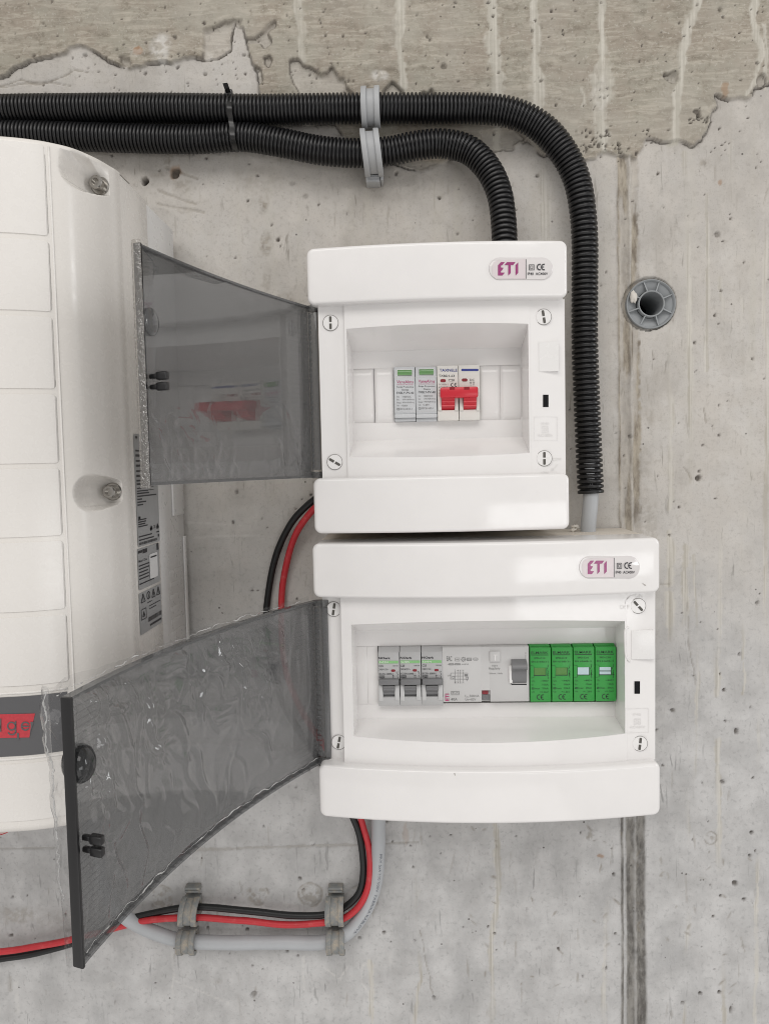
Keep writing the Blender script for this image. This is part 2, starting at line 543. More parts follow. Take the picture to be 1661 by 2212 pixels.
def make_wall():
    xs = axis(-.392, .362, .0011, 1.0)
    zs = axis(-.505, .440, .0011, 1.2)
    X, Zg = np.meshgrid(xs, zs, indexing='ij')
    # photo coordinates of every wall point: features are laid out where the photo shows them on the wall
    dx, dz = X, Zg
    w = dx * FWD[0] + CAM_D * FWD[1] + dz * FWD[2]
    w = np.maximum(w, .05)
    U = CX + FPX * (dx * RIGHT[0] + CAM_D * RIGHT[1] + dz * RIGHT[2]) / w
    V = CY - FPX * (dx * UP[0] + CAM_D * UP[1] + dz * UP[2]) / w
    n1 = fbm(X * 60, Zg * 60, 1, 4) - .5
    n2 = fbm(X * 60, Zg * 60, 5, 4) - .5
    n3 = fbm(X * 260, Zg * 260, 9, 3) - .5

    def inside(poly, amp=16, fine=6):
        px = U + n1 * amp + n3 * fine; py = V + n2 * amp + n3 * fine
        r = np.zeros(U.shape, bool)
        m = len(poly)
        for i in range(m):
            x1, y1 = poly[i]; x2, y2 = poly[(i + 1) % m]
            if y1 == y2: continue
            c = ((y1 > py) != (y2 > py))
            r ^= c & (px < (x2 - x1) * (py - y1) / (y2 - y1) + x1)
        return r

    def blur(a, k=1):
        a = a.astype(float)
        for _ in range(k):
            b = a.copy()
            b[1:-1, :] = (a[:-2, :] + 2 * a[1:-1, :] + a[2:, :]) / 4
            c = b.copy()
            c[:, 1:-1] = (b[:, :-2] + 2 * b[:, 1:-1] + b[:, 2:]) / 4
            a = c
        return a

    def line(pts, wid, wob=5, taper=None):
        """distance based soft line through photo points"""
        out = np.zeros(U.shape)
        px = U + n1 * wob * 2; py = V
        for (x1, y1, w1), (x2, y2, w2) in zip(pts[:-1], pts[1:]):
            ex, ey = x2 - x1, y2 - y1
            L2 = ex * ex + ey * ey + 1e-9
            t = np.clip(((px - x1) * ex + (py - y1) * ey) / L2, 0, 1)
            dd = np.hypot(px - x1 - t * ex, py - y1 - t * ey)
            ww = (w1 + (w2 - w1) * t) * wid * np.maximum(.35, 1.2 + n3 * 1.4 + n2 * 1.3)
            out = np.maximum(out, 1 - sstep(ww * .55, ww * 1.15, dd))
        return out

    h = (fbm(X * 9, Zg * 9, 21, 3) - .5) * .0016
    upper_poly = [(-3000, -3000), (5000, -3000), (5000, 150), (1760, 176), (1661, 184), (1628, 188), (1616, 211), (1570, 215), (1541, 207),
                  (1551, 236), (1531, 262), (1520, 292), (1496, 317), (1461, 304), (1435, 307), (1396, 299), (1381, 326), (1370, 342),
                  (1335, 339), (1300, 327), (1282, 345), (1230, 346), (1170, 330), (1135, 300), (1112, 318), (1060, 326), (1020, 312),
                  (960, 350), (905, 368), (860, 352), (812, 330), (760, 312), (720, 268), (640, 262), (566, 258), (562, 205), (553, 160), (541, 118), (527, 62), (506, 52),
                  (497, 70), (497, 104), (480, 122), (440, 132), (410, 124), (370, 136), (320, 136), (280, 146), (262, 141), (235, 130),
                  (202, 108), (174, 97), (146, 110), (116, 125), (60, 134), (28, 150), (6, 166), (-60, 180), (-3000, 200)]
    up = inside(upper_poly, 12, 8)
    upb = blur(up, 1)
    h += upb * .0030
    # hollows broken out of the weathered skin
    holes = [[(441, 132), (441, 64), (456, 60), (478, 55), (505, 46), (526, 47), (520, 57), (497, 66), (497, 106), (478, 126)],
             [(531, 86), (548, 87), (562, 78), (577, 59), (597, 44), (594, 58), (578, 72), (586, 90), (572, 106), (566, 92), (540, 96)],
             [(572, 128), (582, 122), (586, 130), (582, 145), (574, 140)],
             [(626, 130), (642, 128), (655, 144), (672, 150), (692, 162), (708, 160), (720, 150), (732, 172), (742, 168), (748, 190), (764, 205), (650, 206), (642, 190), (632, 174), (628, 150)],
             [(548, 145), (562, 152), (566, 175), (556, 190)],
             [(262, 124), (282, 125), (284, 142), (268, 146)],
             [(826, 200), (846, 178), (858, 190), (872, 204)], [(905, 206), (932, 198), (936, 206)],
             [(1428, 164), (1456, 157), (1464, 180), (1446, 178)], [(1632, 170), (1648, 162), (1650, 185), (1634, 186)],
             [(1040, 292), (1110, 280), (1130, 300), (1100, 325), (1050, 328)],
             [(826, 336), (900, 338), (960, 350), (930, 362), (880, 380), (850, 360)]]
    holem = np.zeros(U.shape, bool)
    for q in holes:
        holem |= inside(q, 7, 5)
    hb = blur(holem & up, 1)
    h -= hb * .0046
    holeb = blur(holem, 1)
    upper = np.clip(upb - hb * .45, 0, 1)
    # the skin has lifted along its torn edge: a narrow crevice under the rim
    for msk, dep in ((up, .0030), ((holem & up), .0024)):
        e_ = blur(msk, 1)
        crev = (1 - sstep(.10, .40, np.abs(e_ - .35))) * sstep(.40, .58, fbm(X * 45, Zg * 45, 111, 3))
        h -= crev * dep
        crev_shade = crev if msk is up else np.maximum(crev_shade, crev)  # mask for the shadow lines painted dark in the crevices
        h += sstep(.55, .95, e_) * (1 - sstep(.95, 1.0, e_)) * .0010 * (1 if msk is up else 0)
    h += upb * (1 - hb) * ((fbm(X * 30, Zg * 240, 33, 4) - .5) * .0010 + (fbm(X * 120, Zg * 120, 35, 3) - .5) * .0009)
    # run-off of cement milk
    drip = np.zeros(U.shape)
    runs = [[(1062, -200, 9), (1064, 40, 12), (1066, 110, 16), (1072, 180, 14), (1074, 235, 12), (1076, 318, 6)],
            [(1152, -200, 8), (1156, 60, 10), (1158, 150, 13), (1159, 190, 17), (1160, 232, 14)],
            [(1298, -200, 9), (1297, 80, 9), (1300, 130, 12), (1296, 200, 25), (1296, 245, 22), (1300, 320, 10)],
            [(1515, -200, 6), (1506, 0, 8), (1484, 60, 9), (1470, 120, 8), (1466, 185, 7), (1455, 250, 9), (1450, 304, 13)],
            [(1630, -200, 8), (1628, 60, 9), (1640, 120, 8), (1622, 180, 7), (1606, 208, 5)], [(1648, 60, 4), (1650, 190, 4)],
            [(858, -200, 10), (862, 60, 9), (866, 130, 8), (872, 190, 7)], [(642, -60, 13), (650, 60, 10), (655, 130, 8)], [(1252, 195, 3), (1257, 232, 3)]]
    for q in runs:
        drip = np.maximum(drip, line(q, .9, 9))
    # faint old runs on the smooth face
    run = np.zeros(U.shape)
    faint = [[(1586, 230, 5), (1581, 330, 6), (1578, 450, 2)], [(1642, 215, 4), (1645, 330, 5), (1655, 520, 5), (1650, 660, 5), (1658, 800, 5), (1655, 1100, 5), (1652, 1300, 4), (1640, 1620, 4), (1632, 2212, 4)],
             [(1480, 330, 5), (1484, 470, 5), (1488, 620, 5), (1490, 800, 6), (1494, 1040, 4)], [(1455, 360, 4), (1447, 500, 5), (1450, 620, 5), (1441, 720, 6), (1449, 900, 6), (1446, 1100, 6)],
             [(1556, 600, 4), (1570, 860, 5), (1560, 1100, 5), (1556, 1240, 5), (1549, 1400, 7), (1548, 1500, 7)], [(1551, 1600, 6), (1552, 1760, 6), (1556, 2000, 5), (1566, 2212, 5)],
             [(1482, 1180, 6), (1480, 1350, 7), (1478, 1520, 6), (1484, 1780, 4), (1486, 2000, 5), (1480, 2212, 4)], [(1070, 1782, 5), (1076, 1860, 6), (1072, 1960, 7), (1062, 2050, 5), (1064, 2212, 5)],
             [(1308, 1782, 6), (1310, 1960, 6), (1306, 2100, 6), (1302, 2212, 7)], [(898, 1800, 5), (900, 1960, 3), (908, 2120, 4), (896, 2212, 4)], [(800, 2080, 6), (804, 2212, 6)],
             [(1420, 380, 4), (1424, 560, 5), (1420, 600, 4)],
             [(1526, 420, 3), (1530, 560, 4), (1524, 800, 4)],
             [(1600, 640, 3), (1606, 900, 4), (1602, 1180, 3), (1608, 1500, 3)],
             [(1446, 1150, 7), (1449, 1180, 8), (1447, 1262, 8)],
             [(1446, 1285, 8), (1445, 1320, 9), (1448, 1380, 8)],
             [(1500, 1200, 3), (1508, 1450, 3), (1500, 1700, 3)],
             [(1182, 320, 13), (1176, 380, 12), (1182, 470, 13), (1178, 520, 10)]]
    for q in faint:
        run = np.maximum(run, line(q, 1.0, 6) * sstep(.34, .62, fbm(X * 50, Zg * 9, 77, 3)))
    h += drip * .0005
    # formwork joint running down the wall
    gx = 1333 + (V - 340) / 1872 * 11 + n1 * 5
    gw = 43 + (V - 340) / 1872 * 8
    rel = (U - gx) / gw
    gon = sstep(332, 345, V + n2 * 8)
    prof = np.interp(rel, [-.06, 0, .05, .10, .18, .50, .54, .60, .66, .70, .98, 1.06], [0, .0005, .0016, .0004, -.0004, -.0002, .0012, .0019, .0006, -.0012, -.0009, 0])
    h += prof * gon * (.75 + n3 * 1.2 + n2)
    groove = (sstep(-.05, .02, rel) * (1 - sstep(.95, 1.07, rel + n3 * .3))) * gon
    low = sstep(1200, 1750, V)
    band = (sstep(.24, .36, rel + n3 * .15) * (1 - sstep(.92, 1.06, rel + n3 * .2)))
    stripe = np.interp(rel, [-.06, 0, .04, .07, .10, .18, .24, .48, .53, .58, .64, .98, 1.08], [0, .7, .85, .3, .1, .2, 1, 1, .55, .45, 1, .95, 0])
    groove = groove * (.34 + .55 * sstep(.46, .60, fbm(X * 170, Zg * 20, 61, 4))) * (1 - low) + low * np.clip(stripe * (1.05 + n3 * .6), 0, 1) * gon
    groove = np.clip(groove + gon * (1 - sstep(0, .06, np.abs(rel - .035))) * .55 * (fbm(X * 90, Zg * 30, 64, 3) > .42), 0, 1)
    ridge = gon * (1 - sstep(.02, .09, np.abs(rel - .6 + n3 * .1))) * (1 - low * .7)
    # pores and small cavities, begun with painted shade along the torn crevices
    pit = crev_shade * .8
    stain = np.zeros(U.shape)
    rust = np.zeros(U.shape)
    white = np.zeros(U.shape)

    def blob(cx, cy, rx, ry, depth, dark, tgt=None, soft=.22, rot=0.0):
        m_ = (np.abs(U - cx) < rx * 3 + 12) & (np.abs(V - cy) < ry * 3 + 12)
        if not m_.any(): return
        ii = np.where(m_.any(1))[0]; jj = np.where(m_.any(0))[0]
        s = (slice(ii[0], ii[-1] + 1), slice(jj[0], jj[-1] + 1))
        a, b = U[s] - cx, V[s] - cy
        a2 = a * math.cos(rot) + b * math.sin(rot); b2 = -a * math.sin(rot) + b * math.cos(rot)
        e = np.hypot(a2 / rx, b2 / ry) * (1 + n3[s] * .9 + n1[s] * .5)
        k = 1 - sstep(1 - soft, 1 + soft, e)
        h[s] -= k * depth
        t = pit if tgt is None else tgt
        t[s] = np.maximum(t[s], k * dark)

    big = [(312, 391, 9, 9, .012, .85), (378, 373, 11, 13, .004, .9), (601, 517, 5, 6, .003, .9), (660, 422, 8, 6, .0015, .35), (632, 394, 7, 5, .0015, .3),
           (1161, 378, 5, 5, .003, .6), (949, 427, 4, 5, .003, .9), (1549, 505, 6, 7, .002, .5), (1638 - 130, 1033, 7, 7, .003, .9), (1560, 312, 3, 3, .002, .8),
           (511, 1063, 4, 5, .002, .6), (672, 1070, 4, 4, .002, .6), (503, 1128, 3, 5, .002, .7), (545, 1276, 4, 4, .002, .7), (700, 1330, 4, 5, .002, .8),
           (545, 2088, 3, 4, .002, .6), (548, 2150, 8, 8, .002, .45), (620, 2055, 4, 3, .002, .7), (829, 2015, 5, 5, .002, .8), (1412, 636, 9, 5, .001, .4), (1326, 1890, 4, 5, .003, .9),
           (24, 2022, 4, 5, .002, .8), (343, 1986, 4, 4, .003, .95), (534, 2009, 4, 4, .002, .8), (1608, 1945, 5, 4, .003, .8), (1624, 1800, 4, 4, .003, .8), (1590, 1580, 5, 6, .003, .8),
           (1560, 1690, 5, 5, .002, .7), (1587, 1910, 6, 6, .003, .85), (1620, 1850, 4, 4, .003, .8), (1554, 2145, 4, 5, .003, .9), (1512, 2147, 4, 4, .003, .9), (1578, 2178, 6, 5, .003, .9),
           (1452, 1535, 5, 4, .002, .7), (1553, 940, 3, 3, .002, .8), (1500, 740, 4, 4, .002, .7), (1545, 680, 4, 4, .002, .8), (780, 1185, 3, 4, .002, .6)]
    for q in big: blob(q[0], q[1], q[2] * .8, q[3] * .8, q[4], q[5])
    for k in range(460):
        cx, cy = rng.uniform(-40, 1700), rng.uniform(-30, 2240)
        r = 1.3 + rng.exponential(.65)
        blob(cx, cy, r, r * rng.uniform(.7, 1.5), .0012 + r * .0003, rng.uniform(.45, .95), None, .2, rng.uniform(0, 3))
    for k in range(420):
        cx, cy = rng.uniform(-20, 1680), rng.uniform(-20, 335)
        r = .9 + rng.exponential(.55)
        blob(cx, cy, r, r * rng.uniform(.8, 1.5), .0016, rng.uniform(.6, 1.0) * (.2 if cy > 200 and cx < 1250 else 1), None, .2, rng.uniform(0, 3))
    for cx0, cy0, nn, sp in ((1310, 318, 26, 22), (1285, 290, 16, 16), (1502, 255, 16, 14), (1260, 320, 10, 12), (1395, 285, 8, 12)):
        for k in range(nn):
            r = 1.2 + rng.exponential(.8)
            blob(cx0 + rng.normal(0, sp), cy0 + rng.normal(0, sp * .5), r, r * rng.uniform(.7, 1.5), .0022, rng.uniform(.7, 1), None, .2, rng.uniform(0, 3))
    for k in range(170):   # short scrapes of the formwork
        cx, cy = rng.uniform(-20, 1680), rng.uniform(360, 2230)
        blob(cx, cy, rng.uniform(1.0, 2.0), rng.uniform(8, 26), .0003, rng.uniform(.12, .42), stain, .35, rng.normal(0, .12))
    for k in range(60):
        cx, cy = rng.uniform(1000, 1680), rng.uniform(1780, 2230)
        blob(cx, cy, rng.uniform(1.2, 2.6), rng.uniform(4, 10), .0006, rng.uniform(.3, .7), stain, .5, rng.uniform(-1.5, 1.5))
    # crumbly dirty patches
    for cx, cy, rx, ry, a in [(530, 663, 34, 26, .8), (505, 690, 20, 12, .8), (622, 664, 34, 30, .85), (570, 695, 28, 14, .5), (570, 445, 16, 26, .75), (575, 520, 12, 34, .6), (576, 600, 10, 30, .35),
                              (1522, 352, 18, 16, .5), (600, 700, 26, 36, .25), (395, 400, 30, 20, .45), (345, 375, 30, 12, .4), (402, 452, 26, 8, .35), (360, 340, 16, 18, .4), (30, 1980, 60, 22, .4), (120, 1990, 90, 30, .22),
                              (1400, 1120, 22, 60, .3), (1404, 900, 16, 40, .3), (1396, 1010, 20, 60, .25), (640, 1300 + 10, 18, 14, .35), (585, 1310, 26, 16, .4), (560, 1370, 60, 12, .25), (900, 330, 60, 26, .35), (1355, 590, 16, 60, .35),
                              (1350, 690, 26, 20, .4), (700, 345, 40, 10, .2), (560, 390, 60, 30, .22), (470, 2120, 14, 10, .4)]:
        m_ = 1 - sstep(.45, 1.15, np.hypot((U - cx) / rx, (V - cy) / ry) + n1 * 1.1)
        g_ = sstep(.47, .60, fbm(X * 330, Zg * 330, 90, 3))
        stain = np.maximum(stain, m_ * a * (.3 + .7 * g_))
        h += m_ * (fbm(X * 420, Zg * 420, 92, 3) - .55) * .0022 * a
    # pale efflorescence
    for cx, cy, rx, ry, a in [(352, 112, 34, 36, .75), (536, 655, 22, 20, .7), (520, 636, 14, 16, .5), (300, 115, 22, 14, .35), (450, 120, 12, 14, .5), (815, 165, 26, 16, .7), (1296, 215, 22, 60, .25), (85, 135, 26, 10, .3), (240, 2130, 14, 8, .3)]:
        m_ = 1 - sstep(.35, 1.1, np.hypot((U - cx) / rx, (V - cy) / ry) + n1 * 1.3)
        white = np.maximum(white, m_ * a * (.35 + .65 * sstep(.42, .6, fbm(X * 300, Zg * 300, 95, 3))))
        h += m_ * (fbm(X * 300, Zg * 300, 96, 3) - .5) * .0022
    blob(301, 112, 13, 9, -.0005, .8, rust); blob(378, 372, 12, 14, 0, .5, rust); blob(1562, 196, 8, 14, 0, .45, rust); blob(1556, 394, 4, 5, 0, .5, rust); blob(1296, 1849, 8, 4, 0, .6, rust); blob(876, 1800, 5, 22, 0, .22, rust)
    # ring marks of old plugs
    for cx, cy, rr in [(555, 1934, 24), (671, 1934, 25), (350, 1940, 26), (780, 1950, 34), (1434, 1894, 12), (1278, 1806, 12), (1640 - 105, 1812, 14)]:
        e = np.hypot(U - cx, V - cy) / rr + n1 * .35
        ring = (1 - sstep(.04, .13, np.abs(e - 1))) * sstep(.38, .62, fbm(X * 110, Zg * 110, 102, 2))
        ins = 1 - sstep(.7, 1.05, e)
        h -= ring * .0010 - ins * (fbm(X * 300, Zg * 300, 97, 3) - .5) * .0012
        stain = np.maximum(stain, np.maximum(ring * .55, ins * .5 * sstep(.45, .62, fbm(X * 260, Zg * 260, 98, 3))))
    # cracks along the torn edge, scratches, joint line
    for q, wd, a in [([(0, 185, 1.6), (45, 170, 1.6), (85, 182, 1.5), (135, 163, 1.8), (160, 150, 1.4), (190, 155, 1.2)], 1.0, .6), ([(0, 188, 2), (52, 178, 2), (110, 176, 2), (150, 184, 1.2)], .9, .5),
                     ([(375, 1839, 5), (560, 1832, 3), (760, 1826, 3), (900, 1820, 2)], .9, .35), ([(0, 1835, 2), (120, 1832, 2)], 1, .3), ([(1478, 1010, 1.6), (1494, 1035, 1.6)], .8, .4),
                     ([(1518, 880, 1.5), (1524, 912, 1.5)], 1, .5), ([(1482, 1300, 1.2), (1490, 1400, 1.2), (1502, 1480, 1.2)], 1, .35), ([(905, 2010, 1.3), (935, 2150, 1.2)], 1, .4), ([(1250, 1270, 1.4), (1450, 1262, 1.4)], 1, .3),
                     ([(340, 410, 3), (420, 440, 2)], 1, .4), ([(360, 360, 3), (425, 385, 2)], 1, .45), ([(340, 440, 3), (440, 458, 2)], .8, .35)]:
        k = line(q, wd, 6)
        stain = np.maximum(stain, k * a); h -= k * .0008
    # chalk
    chalk = np.zeros(U.shape)
    for q in [[(375, 1955, 2.5), (374, 2050, 3), (372, 2212, 3)], [(376, 2120, 2.5), (420, 2138, 2), (492, 2168, 2)], [(30, 2085, 5), (38, 2180, 4), (44, 2230, 4)], [(654, 2068, 3), (658, 2140, 3)],
              [(808, 2060, 2.5), (782, 2090, 3), (780, 2125, 2.5), (795, 2146, 2)], [(812, 2066, 3), (842, 2066, 3), (845, 2100, 2.5), (815, 2160, 2)], [(700, 2090, 2), (735, 2118, 2), (750, 2090, 2)],
              [(415, 1163, 3), (470, 1158, 2), (560, 1157, 2.2)], [(400, 1128, 3), (520, 1135, 1.5)]]:
        chalk = np.maximum(chalk, line(q, 1.0, 3))
    white = np.maximum(white, chalk * .34 * (.35 + .65 * sstep(.30, .66, fbm(X * 420, Zg * 420, 99, 3))) * sstep(.25, .5, fbm(X * 60, Zg * 60, 100, 2)))
    white = np.maximum(white, ridge * .25)
    stain = np.maximum(stain, ridge * .25 * (fbm(X * 300, Zg * 200, 101, 3) > .5))
    # sleeve hole
    c = P(1402, 656, 0.0)
    hr = np.hypot(X - c[0], Zg - c[2])
    h = np.where(hr < .0118, -.055, h)
    h = np.where((hr >= .0118) & (hr < .0235), np.minimum(h, -.004), h)
    nx, nz = X.shape
    verts = np.stack([X, -h, Zg], -1).reshape(-1, 3)
    idx = np.arange(nx * nz).reshape(nx, nz)
    quads = np.stack([idx[:-1, :-1], idx[1:, :-1], idx[1:, 1:], idx[:-1, 1:]], -1).reshape(-1, 4)
    me = bpy.data.meshes.new('concrete_wall')
    me.vertices.add(len(verts)); me.vertices.foreach_set('co', verts.ravel())
    me.loops.add(quads.size); me.loops.foreach_set('vertex_index', quads.ravel())
    me.polygons.add(len(quads))
    me.polygons.foreach_set('loop_start', np.arange(len(quads)) * 4)
    me.polygons.foreach_set('loop_total', np.full(len(quads), 4))
    me.update(calc_edges=True)
    me.polygons.foreach_set('use_smooth', [True] * len(quads))
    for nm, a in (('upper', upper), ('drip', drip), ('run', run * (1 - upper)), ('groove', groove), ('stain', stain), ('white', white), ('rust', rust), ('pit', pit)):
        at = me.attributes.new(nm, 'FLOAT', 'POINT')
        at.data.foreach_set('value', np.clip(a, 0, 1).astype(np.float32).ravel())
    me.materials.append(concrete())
    o = link('concrete_wall', me)
    tag(o, 'bare cast concrete wall with peeling skin, cement runs and a formwork joint', 'wall', kind='structure')


make_wall()

# ------------------------------------------------------------------ printing helpers
_txt_cache = {}


def text_mesh(s, bold=0.0):
    key = (s, bold)
    if key not in _txt_cache:
        cu = bpy.data.curves.new('lettering', 'FONT')
        cu.body = s; cu.size = 1.0; cu.resolution_u = 2; cu.offset = bold
        cu.fill_mode = 'BOTH' if False else 'FRONT'
        ob = bpy.data.objects.new('lettering', cu); COL.objects.link(ob)
        dg = bpy.context.evaluated_depsgraph_get()
        me = bpy.data.meshes.new_from_object(ob.evaluated_get(dg))
        v = np.array([q.co[:2] for q in me.vertices]); f = [tuple(p.vertices) for p in me.polygons]
        bpy.data.objects.remove(ob); bpy.data.curves.remove(cu); bpy.data.meshes.remove(me)
        v -= v.min(0); v /= np.maximum(v.max(0), 1e-6)
        _txt_cache[key] = (v, f)
    return _txt_cache[key]


class Print:
    """flat print collected on a surface; surf(U, V) -> world point a hair above it"""

    def __init__(self, surf):
        self.surf = surf
        self.mb = MB()

    def text(self, s, x0, y0, x1, y1, zf, mi=0, bold=0.0, vert=False):
        v, f = text_mesh(s, bold)
        if vert:      # reading upwards
            pts = [self.surf(*zf(x0 + q[1] * 0 + (x1 - x0) * (1 - q[1]) , y1 - (y1 - y0) * q[0])) for q in v]
        else:
            pts = [self.surf(*zf(x0 + (x1 - x0) * q[0], y1 - (y1 - y0) * q[1])) for q in v]
        self.mb.add(pts, f, mi)

    def poly(self, pts, zf, mi=0):
        self.mb.add([self.surf(*zf(*p)) for p in pts], [tuple(range(len(pts)))], mi)

    def rect(self, x0, y0, x1, y1, zf, mi=0):
        self.poly([(x0, y0), (x1, y0), (x1, y1), (x0, y1)], zf, mi)

    def frame(self, x0, y0, x1, y1, t, zf, mi=0):
        self.rect(x0, y0, x1, y0 + t, zf, mi); self.rect(x0, y1 - t, x1, y1, zf, mi)
        self.rect(x0, y0 + t, x0 + t, y1 - t, zf, mi); self.rect(x1 - t, y0 + t, x1, y1 - t, zf, mi)

    def line(self, x0, y0, x1, y1, t, zf, mi=0):
        l = math.hypot(x1 - x0, y1 - y0); nx, ny = -(y1 - y0) / l * t / 2, (x1 - x0) / l * t / 2
        self.poly([(x0 + nx, y0 + ny), (x1 + nx, y1 + ny), (x1 - nx, y1 - ny), (x0 - nx, y0 - ny)], zf, mi)

    def arc(self, cx, cy, r, w, a0, a1, zf, mi=0, n=18, ry=None):
        ry = r if ry is None else ry
        pts = []
        for k in range(n + 1):
            a = math.radians(a0 + (a1 - a0) * k / n)
            for q in (r, r - w):
                pts.append(self.surf(*zf(cx + q * math.cos(a), cy - (ry / r) * q * math.sin(a))))
        self.mb.add(pts, [(2 * k, 2 * k + 1, 2 * k + 3, 2 * k + 2) for k in range(n)], mi)

    def ellipse(self, cx, cy, rx, ry, zf, mi=0, n=20):
        self.poly([(cx + rx * math.cos(2 * math.pi * k / n), cy + ry * math.sin(2 * math.pi * k / n)) for k in range(n)], zf, mi)

    def capsule(self, x0, y0, x1, y1, zf, mi=0, n=12):
        r = (y1 - y0) / 2; cy = (y0 + y1) / 2
        p = [(x1 - r + r * math.cos(a), cy + r * math.sin(a)) for a in np.linspace(-math.pi / 2, math.pi / 2, n)]
        p += [(x0 + r + r * math.cos(a), cy + r * math.sin(a)) for a in np.linspace(math.pi / 2, 3 * math.pi / 2, n)]
        self.poly(p, zf, mi)

    def ce(self, x0, y0, x1, y1, zf, mi=0):
        """the CE mark: two open rings"""
        hgt = y1 - y0; r = hgt / 2; w = hgt * .16; cy = (y0 + y1) / 2
        self.arc(x0 + r, cy, r, w, 75, 285, zf, mi)
        cx2 = x1 - r * .35
        self.arc(cx2, cy, r, w, 75, 285, zf, mi)
        self.rect(cx2 - r * .9, cy - w * .5, cx2 - r * .05, cy + w * .5, zf, mi)

    def done(self, name, mats, parent):
        return build(name, self.mb, mats, parent)


def zr(zf, x0, y0, x1, y1, d):
    """zoom rectangle at depth d -> world x0, x1, z0, z1"""
    a = P(*zf(x0, y0), d); b = P(*zf(x1, y0), d); c = P(*zf(x0, y1), d); e = P(*zf(x1, y1), d)
    return (a[0] + c[0]) / 2, (b[0] + e[0]) / 2, (c[2] + e[2]) / 2, (a[2] + b[2]) / 2


ident = lambda x, y: (x, y)


# ------------------------------------------------------------------ enclosures
def rr_outline(x0, x1, z0, z1, r, inset, nx, na=5):
    """rounded rectangle as columns: list of (x, ztop, zbot) left to right"""
    x0 += inset; x1 -= inset; z0 += inset; z1 -= inset
    r = max(r - inset, 1e-5)
    cols = []
    for k in range(na):
        a = math.pi / 2 * k / na
        cols.append((x0 + r - r * math.cos(a), z1 - r + r * math.sin(a), z0 + r - r * math.sin(a)))
    for k in range(nx + 1):
        cols.append((x0 + r + (x1 - x0 - 2 * r) * k / nx, z1, z0))
    for k in range(na - 1, -1, -1):
        a = math.pi / 2 * k / na
        cols.append((x1 - r + r * math.cos(a), z1 - r + r * math.sin(a), z0 + r - r * math.sin(a)))
    return cols


def slab(mb, x0, x1, z0, z1, dback, dfront, r, fillet, bul, nx=28, nf=5, mi=0, zt=None):
    """cushion shaped cover: rounded outline, filleted front edge, front following the bulge"""
    rings = [(0.0, None)]
    for k in range(nf + 1):
        a = math.pi / 2 * k / nf
        rings.append((fillet * (1 - math.cos(a)), -fillet + fillet * math.sin(a)))
    vs, fs = [], []
    m_ = None
    for inset, dh in rings:
        cols = rr_outline(x0, x1, z0, z1, r, inset, nx)
        m_ = len(cols)
        ring = [(c[0], c[1]) for c in cols] + [(c[0], c[2]) for c in cols[::-1]]
        for x, z in ring:
            d = dback if dh is None else dfront + bul(x) + dh
            vs.append((x, -d, z))
    n = 2 * m_
    for k in range(len(rings) - 1):
        for j in range(n):
            j2 = (j + 1) % n
            fs.append((k * n + j, k * n + j2, (k + 1) * n + j2, (k + 1) * n + j))
    o = (len(rings) - 1) * n
    for j in range(m_ - 1):
        fs.append((o + j, o + j + 1, o + n - 2 - j, o + n - 1 - j))
    fs.append(tuple(range(n))[::-1])
    return mb.add(vs, fs, mi)


def screw(parent, x, z, d, r, ang):
    """quarter-turn cover screw: shallow ring gap, disc, slot with a light bridge"""
    n = 28
    ring = MB()
    ring.add([(x + q * math.cos(a), -d, z + q * math.sin(a)) for q in (r, r - .00035) for a in np.linspace(0, 2 * math.pi, n, endpoint=False)],
             [(k, (k + 1) % n, n + (k + 1) % n, n + k) for k in range(n)])
    s = MB()
    vs = []
    for q, dd in ((r - .0003, d), (r - .0006, d + .0005), (0.0, d + .0006)):
        if q == 0: vs.append((x, -dd, z))
        else: vs += [(x + q * math.cos(a), -dd, z + q * math.sin(a)) for a in np.linspace(0, 2 * math.pi, n, endpoint=False)]
    fs = [(k, (k + 1) % n, n + (k + 1) % n, n + k) for k in range(n)] + [(n + k, n + (k + 1) % n, 2 * n) for k in range(n)]
    s.add(vs, fs)
    so = build('screw', s, M['white_in'], parent, auto=40)
    build('screw_gap', ring, M['groove'], so)
    sl = MB()
    ca, sa = math.cos(ang), math.sin(ang)
    L, w = r * .80, r * .16
    for a0, a1 in ((-L, -L * .12), (L * .12, L)):
        pts = [(a0, -w), (a1, -w), (a1, w), (a0, w)]
        if a0 < 0: pts = [(a0 + w * .5, -w), (a1, -w), (a1, w), (a0 + w * .5, w), (a0, w * .5), (a0, -w * .5)]
        else: pts = [(a0, -w), (a1 - w * .5, -w), (a1, -w * .5), (a1, w * .5), (a1 - w * .5, w), (a0, w)]
        sl.add([(x + p * ca - q * sa, -(d + .0008), z + p * sa + q * ca) for p, q in pts], [tuple(range(len(pts)))])
    build('slot', sl, M['slot'], so)
    return so


